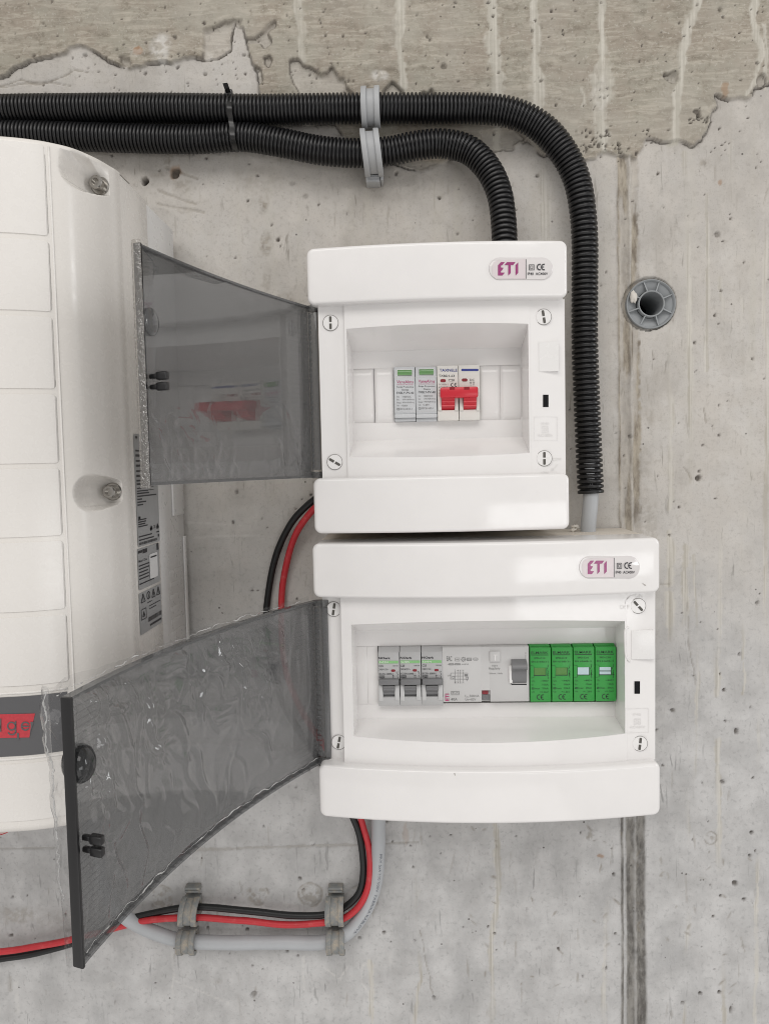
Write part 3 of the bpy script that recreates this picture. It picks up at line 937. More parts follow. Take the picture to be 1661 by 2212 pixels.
def badge(parent, zf, bul, d0):
    def surf(e):
        def f(U, V):
            d = d0 + e
            for _ in range(3):
                p = P(U, V, d); d = d0 + e + bul(p[0])
            return P(U, V, d)
        return f
    base = Print(surf(.0009))
    base.capsule(160, 170, 1248, 535, zf, 0, 14)
    m = base.mb
    n = len(m.v)
    lo = Print(surf(-.0004)); lo.capsule(140, 150, 1268, 555, zf, 0, 14)
    m.add(lo.mb.v, [], 0)
    m.f += [(k, (k + 1) % n, n + (k + 1) % n, n + k) for k in range(n)]; m.m += [0] * n
    bo = build('badge', m, M['badge_clear'], parent, auto=60)
    pr = Print(surf(.00105))
    pr.poly([(300, 205), (785, 188), (785, 525), (270, 525), (215, 470), (205, 330), (225, 250)], zf, 2)
    pr.surf = surf(.0012)
    E_ = [(308, 470), (308, 295), (360, 238), (425, 238), (385, 290), (360, 296), (360, 330), (405, 336), (375, 385), (360, 389), (360, 418), (425, 420), (385, 470)]
    T_ = [(420, 290), (465, 238), (610, 238), (570, 290), (530, 290), (530, 425), (485, 470), (485, 290)]
    I_ = [(610, 292), (658, 242), (658, 425), (612, 470)]
    for q in (E_, T_, I_): pr.poly(q, zf, 0)
    pr.rect(789, 188, 798, 525, zf, 1)
    pr.frame(845, 278, 937, 378, 9, zf, 1); pr.frame(867, 301, 915, 355, 8, zf, 1)
    pr.ce(978, 265, 1128, 380, zf, 1)
    pr.text('IP40  AC400V', 822, 415, 1172, 462, zf, 1, .012)
    pr.done('lettering', [M['ink_eti'], M['ink'], M['badge_pink']], bo)
    return bo


def enclosure(name, label, x0, x1, z0, z1, sag, ztc, zbc, op, inner, dfl, slot_, xl, xr, lrec, half):
    """surface-mounted distribution board. ztc / zbc: lower edge of top cover, upper edge of bottom cover
    op: opening x0, x1, z top, z bottom; inner: recess floor z top, z bottom; dfl: depth of the recess floor"""
    D0 = .100
    xc = (x0 + x1) / 2; hw = (x1 - x0) / 2
    bul = lambda x: sag * (1 - min(1.0, ((x - xc) / hw) ** 2))
    root = thing(name, ((x0 + x1) / 2, 0, z0), label, 'fuse box', 'distribution boards on the wall')
    # back tray against the wall
    mb = MB()
    a0, a1, c0, c1 = x0 + .003, x1 - .003, z0 + .002, z1 - .0006
    w_ = .0025
    mb.box(a0, a1, .002, .006, c0, c1)
    mb.box(a0, a1, .0061, D0 - .020, c1 - w_, c1, bev=.0004); mb.box(a0, a1, .0061, D0 - .020, c0, c0 + w_, bev=.0004)
    mb.box(a0, a0 + w_, .0061, D0 - .020, c0 + w_ + .0001, c1 - w_ - .0001); mb.box(a1 - w_, a1, .0061, D0 - .020, c0 + w_ + .0001, c1 - w_ - .0001)
    build('back_box', mb, M['dusty_white'], root, auto=40)
    mb = MB(); slab(mb, x0, x1, ztc, z1, D0 - .032, D0, .0055, .0027, bul)
    build('top_cover', mb, M['white'], root, auto=35)
    mb = MB(); slab(mb, x0 + .0005, x1 + .0004, z0, zbc, D0 - .032, D0, .0055, .0027, bul)
    build('bottom_cover', mb, M['white'], root, auto=35)
    # middle frame with the funnel shaped recess
    DF = D0 - .009
    fr = MB()
    ox0, ox1, ozt, ozb = op
    izt, izb = inner
    zt, zb = ztc + .001, zbc - .001
    kt = (ozt - izt) / (DF + bul(ox0) - dfl); kb = (izb - ozb) / (DF + bul(ox0) - dfl)
    kb = max(kb, half)
    front = lambda x: DF + bul(x)
    oz_t = lambda x: izt + kt * (front(x) - dfl)
    oz_b = lambda x: izb - kb * (front(x) - dfl) + (kb * (front(ox0) - dfl) - (izb - ozb))
    xs = list(np.linspace(ox0, ox1, 41))
    # raised centre between its left edge and the right strip
    fr.grid(lambda x, t: (x, -front(x), zt + (oz_t(x) - zt) * t), xs, [0, .3, .7, 1])
    fr.grid(lambda x, t: (x, -front(x), oz_b(x) + (zb - oz_b(x)) * t), xs, [0, .3, .7, 1])
    cl = np.linspace(xl[1], ox0, 4)
    cr = np.linspace(ox1, xr[0], 3)
    for cs in (cl, cr):
        fr.grid(lambda x, t: (x, -front(x), zt + (zb - zt) * t), list(cs), [0, .5, 1])
    # funnel
    fr.grid(lambda x, t: (x, -(front(x) + (dfl - front(x)) * t), oz_t(x) + (izt - oz_t(x)) * t), xs, [0, .5, 1])
    fr.grid(lambda x, t: (x, -(front(x) + (dfl - front(x)) * t), oz_b(x) + (izb - oz_b(x)) * t), xs, [0, .5, 1])
    for xx in (ox0, ox1):
        ins = .0014 if xx == ox0 else -.0004
        fr.grid(lambda a, t: (xx + ins * t, -(front(xx) + (dfl - front(xx)) * t), (oz_t(xx) + (izt - oz_t(xx)) * t) * (1 - a) + (oz_b(xx) + (izb - oz_b(xx)) * t) * a), [0, .5, 1], [0, .5, 1])
    # recess floor around the device slot
    sx0, sx1, sz0, sz1 = slot_
    fx0, fx1 = ox0 + .0014, ox1 - .0004
    q = lambda a, b, c, d_: fr.add([(a, -dfl, c), (b, -dfl, c), (b, -dfl, d_), (a, -dfl, d_)], [(0, 1, 2, 3)])
    q(fx0, fx1, sz1, izt); q(fx0, fx1, izb, sz0)
    q(fx0, sx0, sz0, sz1); q(sx1, fx1, sz0, sz1)
    for a, b in (((sx0, sz0), (sx1, sz0)), ((sx0, sz1), (sx1, sz1)), ((sx0, sz0), (sx0, sz1)), ((sx1, sz0), (sx1, sz1))):
        fr.add([(a[0], -dfl, a[1]), (b[0], -dfl, b[1]), (b[0], -(dfl - .012), b[1]), (a[0], -(dfl - .012), a[1])], [(0, 1, 2, 3)])
    # strips that carry the screws, stepped back from the centre
    fl = front(xl[1]) - lrec
    lf = lambda x: fl - (lrec * .25) * ((xl[1] - x) / (xl[1] - xl[0]))
    fr.grid(lambda x, t: (x, -lf(x), zt + (zb - zt) * t), [xl[0], (xl[0] + xl[1]) / 2, xl[1]], [0, 1])
    fr.add([(xl[1], -front(xl[1]), zt), (xl[1], -front(xl[1]), zb), (xl[1], -fl, zb), (xl[1], -fl, zt)], [(0, 1, 2, 3)])
    rrec = .0009
    rf = lambda x: front(xr[0]) - rrec - .0045 * ((x - xr[0]) / (xr[1] - xr[0])) ** 1.5
    fr.grid(lambda x, t: (x, -rf(x), zt + (zb - zt) * t), list(np.linspace(xr[0], xr[1] - .002, 6)) + [xr[1] - .0006], [0, 1])
    fr.add([(xr[0], -front(xr[0]), zt), (xr[0], -front(xr[0]), zb), (xr[0], -rf(xr[0]), zb), (xr[0], -rf(xr[0]), zt)], [(0, 1, 2, 3)])
    ee = xr[1] - .0006
    fr.add([(ee, -rf(ee), zt), (ee, -rf(ee), zb), (xr[1], -(rf(ee) - .001), zb), (xr[1], -(rf(ee) - .001), zt), (xr[1], -.06, zb), (xr[1], -.06, zt)], [(0, 1, 2, 3), (3, 2, 4, 5)])
    fr.add([(xl[0], -lf(xl[0]), zt), (xl[0], -lf(xl[0]), zb), (xl[0], -.06, zb), (xl[0], -.06, zt)], [(0, 1, 2, 3)])
    build('front_frame', fr, M['white'], root, auto=25)
    # dark bottom of the slot behind the devices
    mb = MB(); mb.box(sx0 - .001, sx1 + .001, dfl - .014, dfl - .012, sz0 - .001, sz1 + .001)
    build('slot_back', mb, M['groove'], root)
    top_ = lambda x: front(x) if x < xr[0] else rf(x)
    return root, bul, D0, front, lf, top_


UP_LABEL = 'smaller white distribution board, mounted directly above the wider one'
LO_LABEL = 'wider white distribution board holding the row of green surge arresters'
up_root, up_bul, D0, up_front, up_lf, up_rf = enclosure(
    'distribution_board', UP_LABEL, -.0785, .1206, -.0528, .1676, .0078,
    .1245, -.0093, (-.0495, .0912, .1065, .0070), (.0938, .0208), .058,
    (-.0475, .0900, .0352, .0800), (-.0715, -.0510), (.0925, .1205), .0022, .35)
lo_root, lo_bul, D0, lo_front, lo_lf, lo_rf = enclosure(
    'distribution_board', LO_LABEL, -.0802, .1903, -.2814, -.0606, .0145,
    -.1035, -.2388, (-.0512, .1642, -.1262, -.2168), (-.1378, -.2127), .066,
    (-.0492, .1636, -.2003, -.1510), (-.0752, -.0592), (.1656, .1898), .0085, .34)


def on_surface(fn, e):
    def f(U, V):
        d = .09
        for _ in range(4):
            p = P(U, V, d); d = fn(p[0]) + e
        return P(U, V, d)
    return f


zD = Z(1200, 620, 240)
zE = Z(1400, 1200, 320)
badge(up_root, zD, up_bul, D0)
badge(lo_root, lambda x, y: zE(252 + (x - 160) * 770 / 1088, 995 + (y - 170) * 275 / 365), lo_bul, D0)

for (U, V, ang, root, fn) in [(714, 697, 1.57, up_root, up_lf), (723, 998, -.55, up_root, up_lf), (1174, 684, 1.72, up_root, up_rf), (1175.5, 990, 1.57, up_root, up_rf),
                              (721, 1316, 1.40, lo_root, lo_lf), (732, 1604, 1.36, lo_root, lo_lf), (1378, 1309, -.85, lo_root, lo_rf), (1382, 1607, 1.46, lo_root, lo_rf)]:
    s = on_surface(fn, .0006)(U, V)
    screw(root, s[0], s[2], -s[1], .0062, ang)


def fittings(root, rf, zf, kind):
    """latch keyhole, embossed marks and thumb recess on the right strip"""
    s0 = on_surface(rf, .0003)
    a = Print(s0)
    if kind == 0:
        a.rect(316, 1090, 372, 1216, zf)
    else:
        a.rect(477, 1054, 540, 1195, zf)
    a.done('keyhole', M['dark'], root)
    # embossed square with double-insulation mark
    e = Print(on_surface(rf, .00035))
    if kind == 0:
        e.frame(222, 1315, 465, 1562, 4, zf); e.frame(305, 1412, 372, 1480, 7, zf); e.frame(324, 1432, 354, 1460, 6, zf)
        e.text('IP40', 300, 1372, 378, 1398, zf); e.text('AC400V', 262, 1492, 418, 1520, zf)
        e.done('embossed_mark', M['ink_lgrey'], root); e.mb = MB()
        e.text('OFF', 412, 1738, 505, 1768, zf); e.text('ON', 302, 1875, 372, 1900, zf)
        e.line(405, 1870, 470, 1800, 5, zf); e.line(405, 1870, 410, 1840, 5, zf); e.line(405, 1870, 430, 1862, 5, zf)
    else:
        e.frame(372, 1360, 640, 1635, 4, zf); e.frame(476, 1478, 548, 1545, 7, zf); e.frame(497, 1496, 528, 1528, 6, zf)
        e.text('IP40', 460, 1415, 552, 1442, zf); e.text('AC400V', 425, 1558, 600, 1585, zf)
        e.done('embossed_mark', M['ink_lgrey'], root); e.mb = MB()
        e.text('ON', 480, 66, 568, 108, zf); e.text('OFF', 312, 192, 422, 236, zf)
        e.line(372, 180, 385, 140, 5, zf); e.line(385, 140, 430, 90, 5, zf); e.line(430, 90, 470, 78, 5, zf)
    e.done('screw_position_mark', M['ink_lgrey'], root)
    # thumb recess / latch plate
    mb = MB()
    if kind == 0:
        p0 = on_surface(rf, 0)(*zf(272, 550)); p1 = on_surface(rf, 0)(*zf(470, 852))
        x0_, x1_, z1_, z0_ = p0[0], p1[0], p0[2], p1[2]
        dd = -p0[1]
        def dish(x, z):
            t = (x - x0_) / (x1_ - x0_)
            return (x, -(dd + .0002 + .0005 * t + (.0002 if z > z1_ - 1e-6 else 0)), z)
        mb.grid(dish, list(np.linspace(x0_, x1_, 6)), [z0_, (z0_ + z1_) / 2, z1_])
        for za in (z0_, z1_):
            mb.add([(x0_, -(dd - .002), za), (x1_, -(dd - .002), za), dish(x1_, za), dish(x0_, za)], [(0, 1, 2, 3)])
        mb.add([(x1_, -(dd - .002), z0_), (x1_, -(dd - .002), z1_), dish(x1_, z1_), dish(x1_, z0_)], [(0, 1, 2, 3)])
        build('thumb_rest', mb, M['white_in'], root, auto=30)
    else:
        p0 = on_surface(rf, 0)(*zf(440, 478)); p1 = on_surface(rf, 0)(*zf(690, 792))
        dd = -p0[1]
        mb.box(p0[0], p1[0], dd - .004, dd + .0007, p1[2], p0[2], bev=.0006, seg=3)
        build('thumb_rest', mb, M['white_in'], root, auto=40)
        mb = MB()
        pts = [on_surface(rf, 0)(*zf(*q)) for q in ((410, 440), (372, 480), (372, 620), (380, 760), (420, 830))]
        pa, _ = resample(catmull(pts, 6), .0008)
        tube(mb, pa, .0009, 8)
        build('raised_rib', mb, M['white'], root, smooth=True)


fittings(up_root, up_rf, Z(1280, 720, 160, 655), 0)
fittings(lo_root, lo_rf, Z(1480, 1470, 200, 903), 1)

sc = Print(lambda U, V: on_surface(lambda x: D0 + lo_bul(x), .00025)(U, V))
sc.poly([(1386, 1259), (1394, 1263), (1396, 1266), (1392, 1265)], ident)
sc.done('scuff_mark', M['ink_scuff'], lo_root)
sc = Print(lambda U, V: on_surface(lambda x: D0 + lo_bul(x), .00025)(U, V))
sc.poly([(980, 1671), (983, 1671), (984, 1676), (982, 1676)], ident)
sc.done('scuff_mark', M['ink_scuff'], lo_root)

# blank plates closing the unused ways
zU = Z(860, 780, 480)
for (a, b, d) in ((52, 264.5, .0584), (265, 432, .0600), (1171, 1353, .0586), (1353.5, 1548, .0586)):
    x0, x1, z0, z1 = zr(zU, a, 470, b, 940, d)
    mb = MB()
    us = np.linspace(0, 1, 13); vs = np.linspace(0, 1, 13)
    zmid = .0576; hh = .0226
    mb.grid(lambda u, v: (x0 + (x1 - x0) * u, -(d + .0010 * (1 - abs(2 * u - 1) ** 4) * (1 - abs(2 * v - 1) ** 4) - (.0019 if u in (0, 1) or v in (0, 1) else 0)), zmid - hh + 2 * hh * v), list(us), list(vs))
    build('blank_plate', mb, M['blank'], up_root, smooth=True)
x0, x1, z0, z1 = zr(ident, 771, 1398, 816, 1519, .068)
mb = MB(); mb.box(x0 - .0004, (x0 + x1) / 2, .058, .0666, -.2002, -.1511, bev=.0002); mb.box((x0 + x1) / 2 + .00002, x1 + .0004, .058, .0665, -.2002, -.1511, bev=.0002)
build('blank_plate', mb, M['blank'], lo_root, auto=40)

# ------------------------------------------------------------------ devices in the lower board
zB = Z(920, 1600, 320)
zC = Z(1220, 1590, 340)
DV = .073


def flat(d, dx=0.0):
    def f(U, V):
        p = P(U, V, d); p[0] += dx
        return p
    return f


def bbx(mb, zf, x0, y0, x1, y1, d0, d1, dx=0.0, bev=.0003, mi=0):
    a, b, c, e = zr(zf, x0, y0, x1, y1, d1)
    return mb.box(a + dx, b + dx, d0, d1, c, e, mi, bev)


for i in range(3):
    dx = .01785 * i
    lab = ['first grey miniature breaker, beside the white blank plate', 'grey miniature breaker between two identical breakers', 'third grey miniature breaker, touching the wide grey residual current device'][i]
    a = zr(zB, 133, 105, 408, 858, DV)
    t = thing('circuit_breaker', ((a[0] + a[1]) / 2 + dx, -.06, a[2]), lab, 'circuit breaker', 'grey breakers in the wider board')
    mb = MB()
    bbx(mb, zB, 133, 160, 404, 516, .050, DV, dx, .0004)
    # chamfered shoulder
    x0, x1, z0, z1 = zr(zB, 133, 105, 404, 162, DV)
    mb.add([(x0 + dx, -DV + .0001, z0), (x1 + dx, -DV + .0001, z0), (x1 + dx, -(DV - .0035), z1), (x0 + dx, -(DV - .0035), z1), (x1 + dx, -.05, z1), (x0 + dx, -.05, z1)], [(0, 1, 2, 3), (3, 2, 4, 5)])
    bbx(mb, zB, 137, 745, 414, 858, .050, DV + .0002, dx, .0004)
    bbx(mb, zB, 137, 516, 408, 800, .050, DV - .0060, dx, .0002)
    build('body', mb, M['breaker'], t, auto=40)
    mb = MB()
    bbx(mb, zB, 138, 590, 194, 796, .055, DV + .0006, dx, .0005)
    bbx(mb, zB, 346, 590, 407, 790, .055, DV + .0007, dx, .0005)
    build('lever_guard', mb, M['breaker_lt'], t, auto=40)
    mb = MB()
    bbx(mb, zB, 140, 515, 402, 592, DV - .004, DV + .0042, dx, .0009)
    x0, x1, z0, z1 = zr(zB, 196, 588, 344, 742, DV)
    zz = np.linspace(z1, z0, 9)
    prof = [.0030, .0026, .0018, .0020, .0008, -.0004, -.0002, -.0016, -.0030]
    mb.grid(lambda x, k: (x + dx, -(DV + prof[int(k)]), zz[int(k)]), [x0, x1], list(range(9)))
    build('lever', mb, M['lever'], t, auto=30)
    pr = Print(flat(DV + .00025, dx))
    pr.text('NOark', 135, 222, 290, 250, zB, 0, .03)
    pr.rect(139, 270, 391, 305, zB, 1)
    pr.text('C25', 140, 325, 195, 352, zB, 0, .015)
    pr.text('100100', 318, 328, 388, 345, zB, 0)
    pr.text('240/415V~', 140, 372, 268, 396, zB, 0)
    pr.text('IEC/EN 60898-1', 142, 430, 326, 454, zB, 0)
    pr.frame(143, 463, 215, 492, 4, zB, 0); pr.text('6000', 150, 468, 208, 487, zB, 0)
    pr.frame(170, 494, 198, 514, 3, zB, 0); pr.text('3', 179, 498, 190, 512, zB, 0)
    pr.line(324, 462, 324, 500, 4, zB); pr.line(316, 470, 324, 458, 4, zB); pr.line(332, 470, 324, 458, 4, zB); pr.line(316, 494, 324, 506, 4, zB)
    pr.text('I', 338, 462, 342, 476, zB); pr.text('0', 336, 488, 346, 504, zB)
    for q in ((388, 410, 376, 432), (376, 432, 390, 450), (390, 450, 376, 468), (376, 468, 392, 486), (392, 486, 378, 506)):
        pr.line(*q, 4, zB)
    pr.text('1', 364, 408, 370, 424, zB)
    lo = pr.done('lettering', [M['ink'], M['ink_green']], t)
    pr = Print(flat(DV + .00045, dx)); pr.text('Ex9BN', 150, 277, 258, 299, zB); pr.done('green_bar_lettering', M['ink_white'], lo)
    mb = MB(); pr = Print(flat(DV + .0003, dx)); pr.capsule(298, 383, 354, 414, zB); pr.done('indicator_window', M['win_red'], t)

# residual current device
a = zr(zB, 968, 95, 1500, 810, DV)
t = thing('residual_current_device', (a[0] + .03, -.06, a[2]), 'wide light grey residual current device with test button between grey breakers and green modules', 'residual current device')
mb = MB()
xl_, _, zb_, zt_ = zr(zB, 966, 96, 1400, 806, DV)
_, xr_, zb2, zt2 = zr(zC, 30, 128, 500, 803, DV)
zt_ = (zt_ + zt2) / 2; zb_ = (zb_ + zb2) / 2
wx0, wx1, wz0, wz1 = zr(zB, 1474, 655, 1586, 790, DV)
# body split round the sunken indicator window at its lower edge
mb.box(xl_ + .0001, wx0, .050, DV, zb_, zt_, 0, .0004)
mb.box(wx1, xr_, .050, DV, zb_, zt_, 0, .0004)
mb.box(wx0 - .0005, wx1 + .0005, .050, DV - .0002, wz1, zt_ - .0001, 0)
mb.box(wx0 - .0002, wx1 + .0002, .050, DV - .003, zb_, wz1 + .001, 0)
build('body', mb, M['rcd'], t, auto=40)
mb = MB(); mb.box(wx0 + .0006, wx0 + .0056, DV - .003, DV - .0024, (wz0 + wz1) / 2 + .0004, wz1 - .0003)
build('red_flag', mb, M['win_red'], t)
mb = MB(); mb.box(wx0 + .0004, wx1 - .0002, DV - .003, DV - .0022, wz0, (wz0 + wz1) / 2)
build('grey_flag', mb, M['lever'], t)
mb = MB(); bbx(mb, zC, 20, 190, 150, 318, DV - .002, DV + .0018, 0, .0007)
tb = build('test_button', mb, M['rcd'], t, auto=40)
pr = Print(flat(DV + .00195)); pr.rect(62, 228, 112, 238, zC); pr.rect(80, 238, 94, 302, zC); pr.done('lettering', M['ink_lgrey'], tb)
mb = MB(); bbx(mb, zC, 256, 365, 300, 585, DV - .001, DV + .0028, 0, .0012)
build('toggle_surround', mb, M['white_in'], t, auto=40)
mb = MB()
x0, x1, z0, z1 = zr(zC, 290, 296, 472, 590, DV + .004)
zz = np.linspace(z1, z0, 17)
pf = [.0005, .0050, .0074, .0084, .0088, .0084, .0064, .0042, .0036, .0035, .0034, .0032, .0030, .0027, .0023, .0018, .0004]
mb.grid(lambda x, k: (x, -(DV + pf[int(k)]), zz[int(k)]), [x0, x0 + .0006, x1 - .0006, x1], list(range(17)))
for xx in (x0, x1):
    mb.grid(lambda k, s: (xx, -(DV + pf[int(k)] * s), zz[int(k)]), list(range(17)), [0, 1])
build('toggle', mb, M['lever'], t, auto=35)
pr = Print(flat(DV + .0002)); pr.rect(284, 586, 470, 598, zC); pr.rect(280, 370, 288, 590, zC)
pr.done('toggle_gap', M['dark'], t)
pr = Print(flat(DV + .00025))
pr.text('EAC', 1020, 210, 1088, 276, zB, 0, .02)
pr.frame(1128, 232, 1188, 276, 4, zB); pr.text('~', 1140, 248, 1178, 260, zB)
pr.arc(1236, 252, 26, 6, 0, 360, zB); 
for k in range(8):
    an = k * math.pi / 4
    pr.line(1236 + 24 * math.cos(an), 252 + 24 * math.sin(an), 1236 + 34 * math.cos(an), 252 + 34 * math.sin(an), 6, zB)
pr.text('-25', 1222, 243, 1250, 261, zB)
pr.frame(1278, 232, 1342, 270, 5, zB); pr.text('KEMA', 1284, 240, 1336, 262, zB)
pr.arc(1394, 250, 34, 5, 0, 360, zB, ry=20); pr.text('OVE', 1374, 242, 1414, 258, zB)
pr.line(1030, 316, 1120, 316, 4, zB); pr.frame(1048, 304, 1110, 328, 4, zB); pr.frame(1125, 304, 1196, 326, 4, zB); pr.text('10000', 1130, 309, 1190, 322, zB); pr.text('In=63A', 1212, 306, 1306, 324, zB)
for k, xx in enumerate((1130, 1164, 1196, 1232)):
    pr.line(xx, 412, xx, 540, 4, zB); pr.text('246N'[k], xx - 9, 386, xx + 9, 408, zB); pr.text('135N'[k], xx - 9, 542, xx + 9, 564, zB)
pr.frame(1072, 428, 1294, 512, 4, zB); pr.frame(1090, 470, 1120, 500, 4, zB); pr.line(1090, 470, 1240, 470, 4, zB); pr.rect(1250, 444, 1292, 474, zB); pr.frame(1268, 482, 1302, 514, 4, zB); pr.text('T', 1032, 456, 1052, 478, zB)
pr.line(1054, 464, 1072, 464, 4, zB); pr.line(1284, 514, 1284, 536, 4, zB); pr.line(1060, 440, 1060, 512, 3, zB)
pr.text('ETI', 1000, 698, 1050, 792, zB, 1, .03, vert=True)
pr.text('EFI-P4', 1076, 676, 1186, 704, zB); pr.line(1074, 714, 1188, 712, 5, zB); pr.line(1074, 670, 1188, 668, 4, zB)
pr.text('40A', 1074, 754, 1158, 788, zB, 0, .01)
pr.text('I', 1260, 712, 1266, 742, zB); pr.text('An', 1270, 732, 1306, 748, zB); pr.text('500mA', 1316, 712, 1440, 742, zB)
pr.text('Ue~415V', 1260, 758, 1398, 788, zB)
pr.done('lettering', [M['ink_grey'], M['ink_pink']], t); pr.mb = MB()
pr.text('TEST', 44, 356, 116, 382, zC); pr.text('Regularly', 12, 386, 146, 418, zC); pr.text('500mA, 10kPa', 12, 450, 176, 470, zC)
pr.line(458, 200, 458, 222, 6, zC); pr.line(458, 232, 458, 285, 5, zC)
pr.done('lettering', [M['ink_grey']], t)

# green surge arresters
for i in range(4):
    dx = .01767 * i
    lab = ['green surge arrester with dull green window, touching the grey residual current device', 'green surge arrester with dull green window, between two green modules',
           'green surge arrester with plain pale blue window', 'green surge arrester at the row end, pale window crossed by a dark line'][i]
    x0, x1, z0, z1 = zr(zC, 512, 140, 765, 800, DV)
    t = thing('surge_arrester', ((x0 + x1) / 2 + dx, -.06, z0), lab, 'surge arrester', 'green surge arresters in the wider board')
    mb = MB()
    mb.box(x0 + dx, x1 + dx, .050, DV + .0012, z0, z1, 0, .0007)
    # shoulder stepping back at the top
    xs0, xs1, zs0, zs1 = zr(zC, 500, 120, 756, 148, DV - .001)
    mb.box(xs0 + dx + .0004, xs1 + dx, .050, DV - .0030, zs0 - .002, zs1 + .0002, 0, .0005)
    b = build('body', mb, M['green'], t, auto=40)
    D1 = DV + .0014
    pr = Print(flat(D1, dx))
    pr.text('ELMARK', 525, 190, 732, 220, zC, 0, .008); pr.rect(524, 229, 734, 237, zC)
    pr.text('SPD-C10', 560, 262, 696, 282, zC, 0, .012); pr.text('EN 61643-11', 528, 306, 734, 326, zC, 0, .012)
    for y, l_, r_, xa in ((550, 'Uc', '~440V', 636), (596, 'In', '10kA', 662), (642, 'Imax', '20kA', 660), (686, 'Up', '<1.2kV', 632)):
        lx = 530 if l_ != 'Imax' else 566
        pr.text(l_, lx, y - 10, lx + (66 if l_ == 'Imax' else 26 if l_ == 'In' else 38), y + 11, zC)
        pr.text(r_, xa, y - 11, 736, y + 10, zC)
    pr.frame(530, 632, 560, 654, 5, zC); pr.line(534, 652, 556, 634, 4, zC)
    pr.ce(592, 715, 684, 782, zC)
    for q in ((732, 352, 732, 372), (732, 372, 716, 410), (724, 420, 736, 440), (720, 470, 736, 455), (728, 440, 728, 500), (716, 480, 742, 480), (732, 500, 732, 522)):
        pr.line(*q, 6, zC)
    pr.done('lettering', M['ink_dkgreen'], t)
    # catch on the left of the window: thin outline groove
    pr = Print(flat(D1 - .00005, dx))
    for q in ((514, 362, 552, 366), (552, 366, 560, 380), (560, 380, 558, 508), (558, 508, 520, 516)):
        pr.line(*q, 4, zC)
    pr.done('catch_gap', M['ink_dkgreen'], t)
    w = zr(zC, 562, 390, 706, 480, D1)
    mb = MB(); mb.box(w[0] + dx, w[1] + dx, D1 - .0010, D1 + .0001, w[2], w[3])
    wo = build('window', mb, M['win_dkgreen'] if i < 2 else M['win_blue'], t)
    pr = Print(flat(D1 + .0002, dx)); pr.rect(560, 478, 708, 487, zC); pr.rect(700, 388, 708, 480, zC)
    if i == 3: pr.rect(564, 432, 700, 442, zC)
    pr.done('window_edge', M['ink_dkgreen'], wo)

# ------------------------------------------------------------------ devices in the upper board
zA = Z(960, 900, 250)
DU = .064
for i in range(2):
    ox, oy = (0, 0) if i == 0 else (357, -12)
    zf = (lambda ox, oy: (lambda x, y: zA(x + ox, y + oy)))(ox, oy)
    x0, x1, z0, z1 = zr(zA, 168 + 356 * i, 105, 520 + 356 * i, 1018, DU)
    t = thing('surge_protective_device', ((x0 + x1) / 2, -.055, z0), ['grey surge protector with green window, beside the empty blank plates', 'grey surge protector with green window, touching the breaker with red handle'][i],
              'surge protector', 'grey surge protectors in the smaller board')
    mb = MB()
    zm = z0 + .0060
    mb.box(x0 + .0001, x1 - .0001, .046, DU, zm + .0001, z1 - .0002, 0, .0004)
    mb.box(x0 + .0001, x1 - .0001, .046, DU + .0014, z0 + .0029, zm - .0000, 0, .0004)
    mb.box(x0 + .0001, x1 - .0001, .046, DU - .0010, z0 + .0001, z0 + .0028, 0, .0003)
    build('body', mb, M['spd_grey'], t, auto=40)
    pr = Print(flat(DU + .0002)); pr.frame(212, 150, 470, 262, 10, zf); wf = pr.done('window_frame', M['label_white'], t)
    w = zr(zf, 224, 162, 462, 254, DU)
    mb = MB()
    mb.grid(lambda x, k: (x, -(DU + (.0002, .0009, .0010, .0009, .0003)[int(k)]), w[2] + (w[3] - w[2]) * k / 4), [w[0], w[1]], [0, 1, 2, 3, 4])
    build('window', mb, M['win_green'], t, smooth=True)
    pr = Print(flat(DU + .0003)); pr.rect(224, 250, 462, 260, zf); pr.rect(454, 160, 464, 254, zf); pr.done('window_shade_gap', M['ink_grey'], wf)
    pr = Print(flat(DU + .00025))
    pr.text('VaneAlms', 210, 334, 484, 384, zf, 1, .004); pr.text('Industrial Electrical', 218, 397, 478, 412, zf, 1)
    pr.text('Surge Protective', 212, 430, 488, 462, zf); pr.text('Device', 298, 476, 408, 504, zf)
    pr.text('FXBLY-PV-40', 212, 524, 492, 560, zf, 0, .004)
    for y, l_, r_, wl in ((606, 'Uc:', '1000VDC', 448), (654, 'In:', '20KA(8/20us)', 497), (704, 'Imax:', '40KA(8/20us)', 497)):
        pr.text(l_, 212, y - 14, 212 + (76 if l_ == 'Imax:' else 38), y + 14, zf, 2); pr.text(r_, 304, y - 15, wl, y + 15, zf, 2)
    pr.text('Up:', 212, 742, 256, 770, zf, 2); pr.text('<3.8KV', 284, 740, 392, 768, zf, 2)
    pr.frame(212, 796, 256, 830, 5, zf, 2); pr.text('T2', 220, 802, 248, 824, zf, 2); pr.text('IEC61643-1', 268, 794, 464, 824, zf, 2)
    pr.line(176, 290, 520, 284, 4, zf, 3); pr.line(176, 862, 520, 856, 4, zf, 3)
    pr.done('lettering', [M['ink'], M['ink_pink'], M['ink_grey'], M['ink_lgrey']], t)

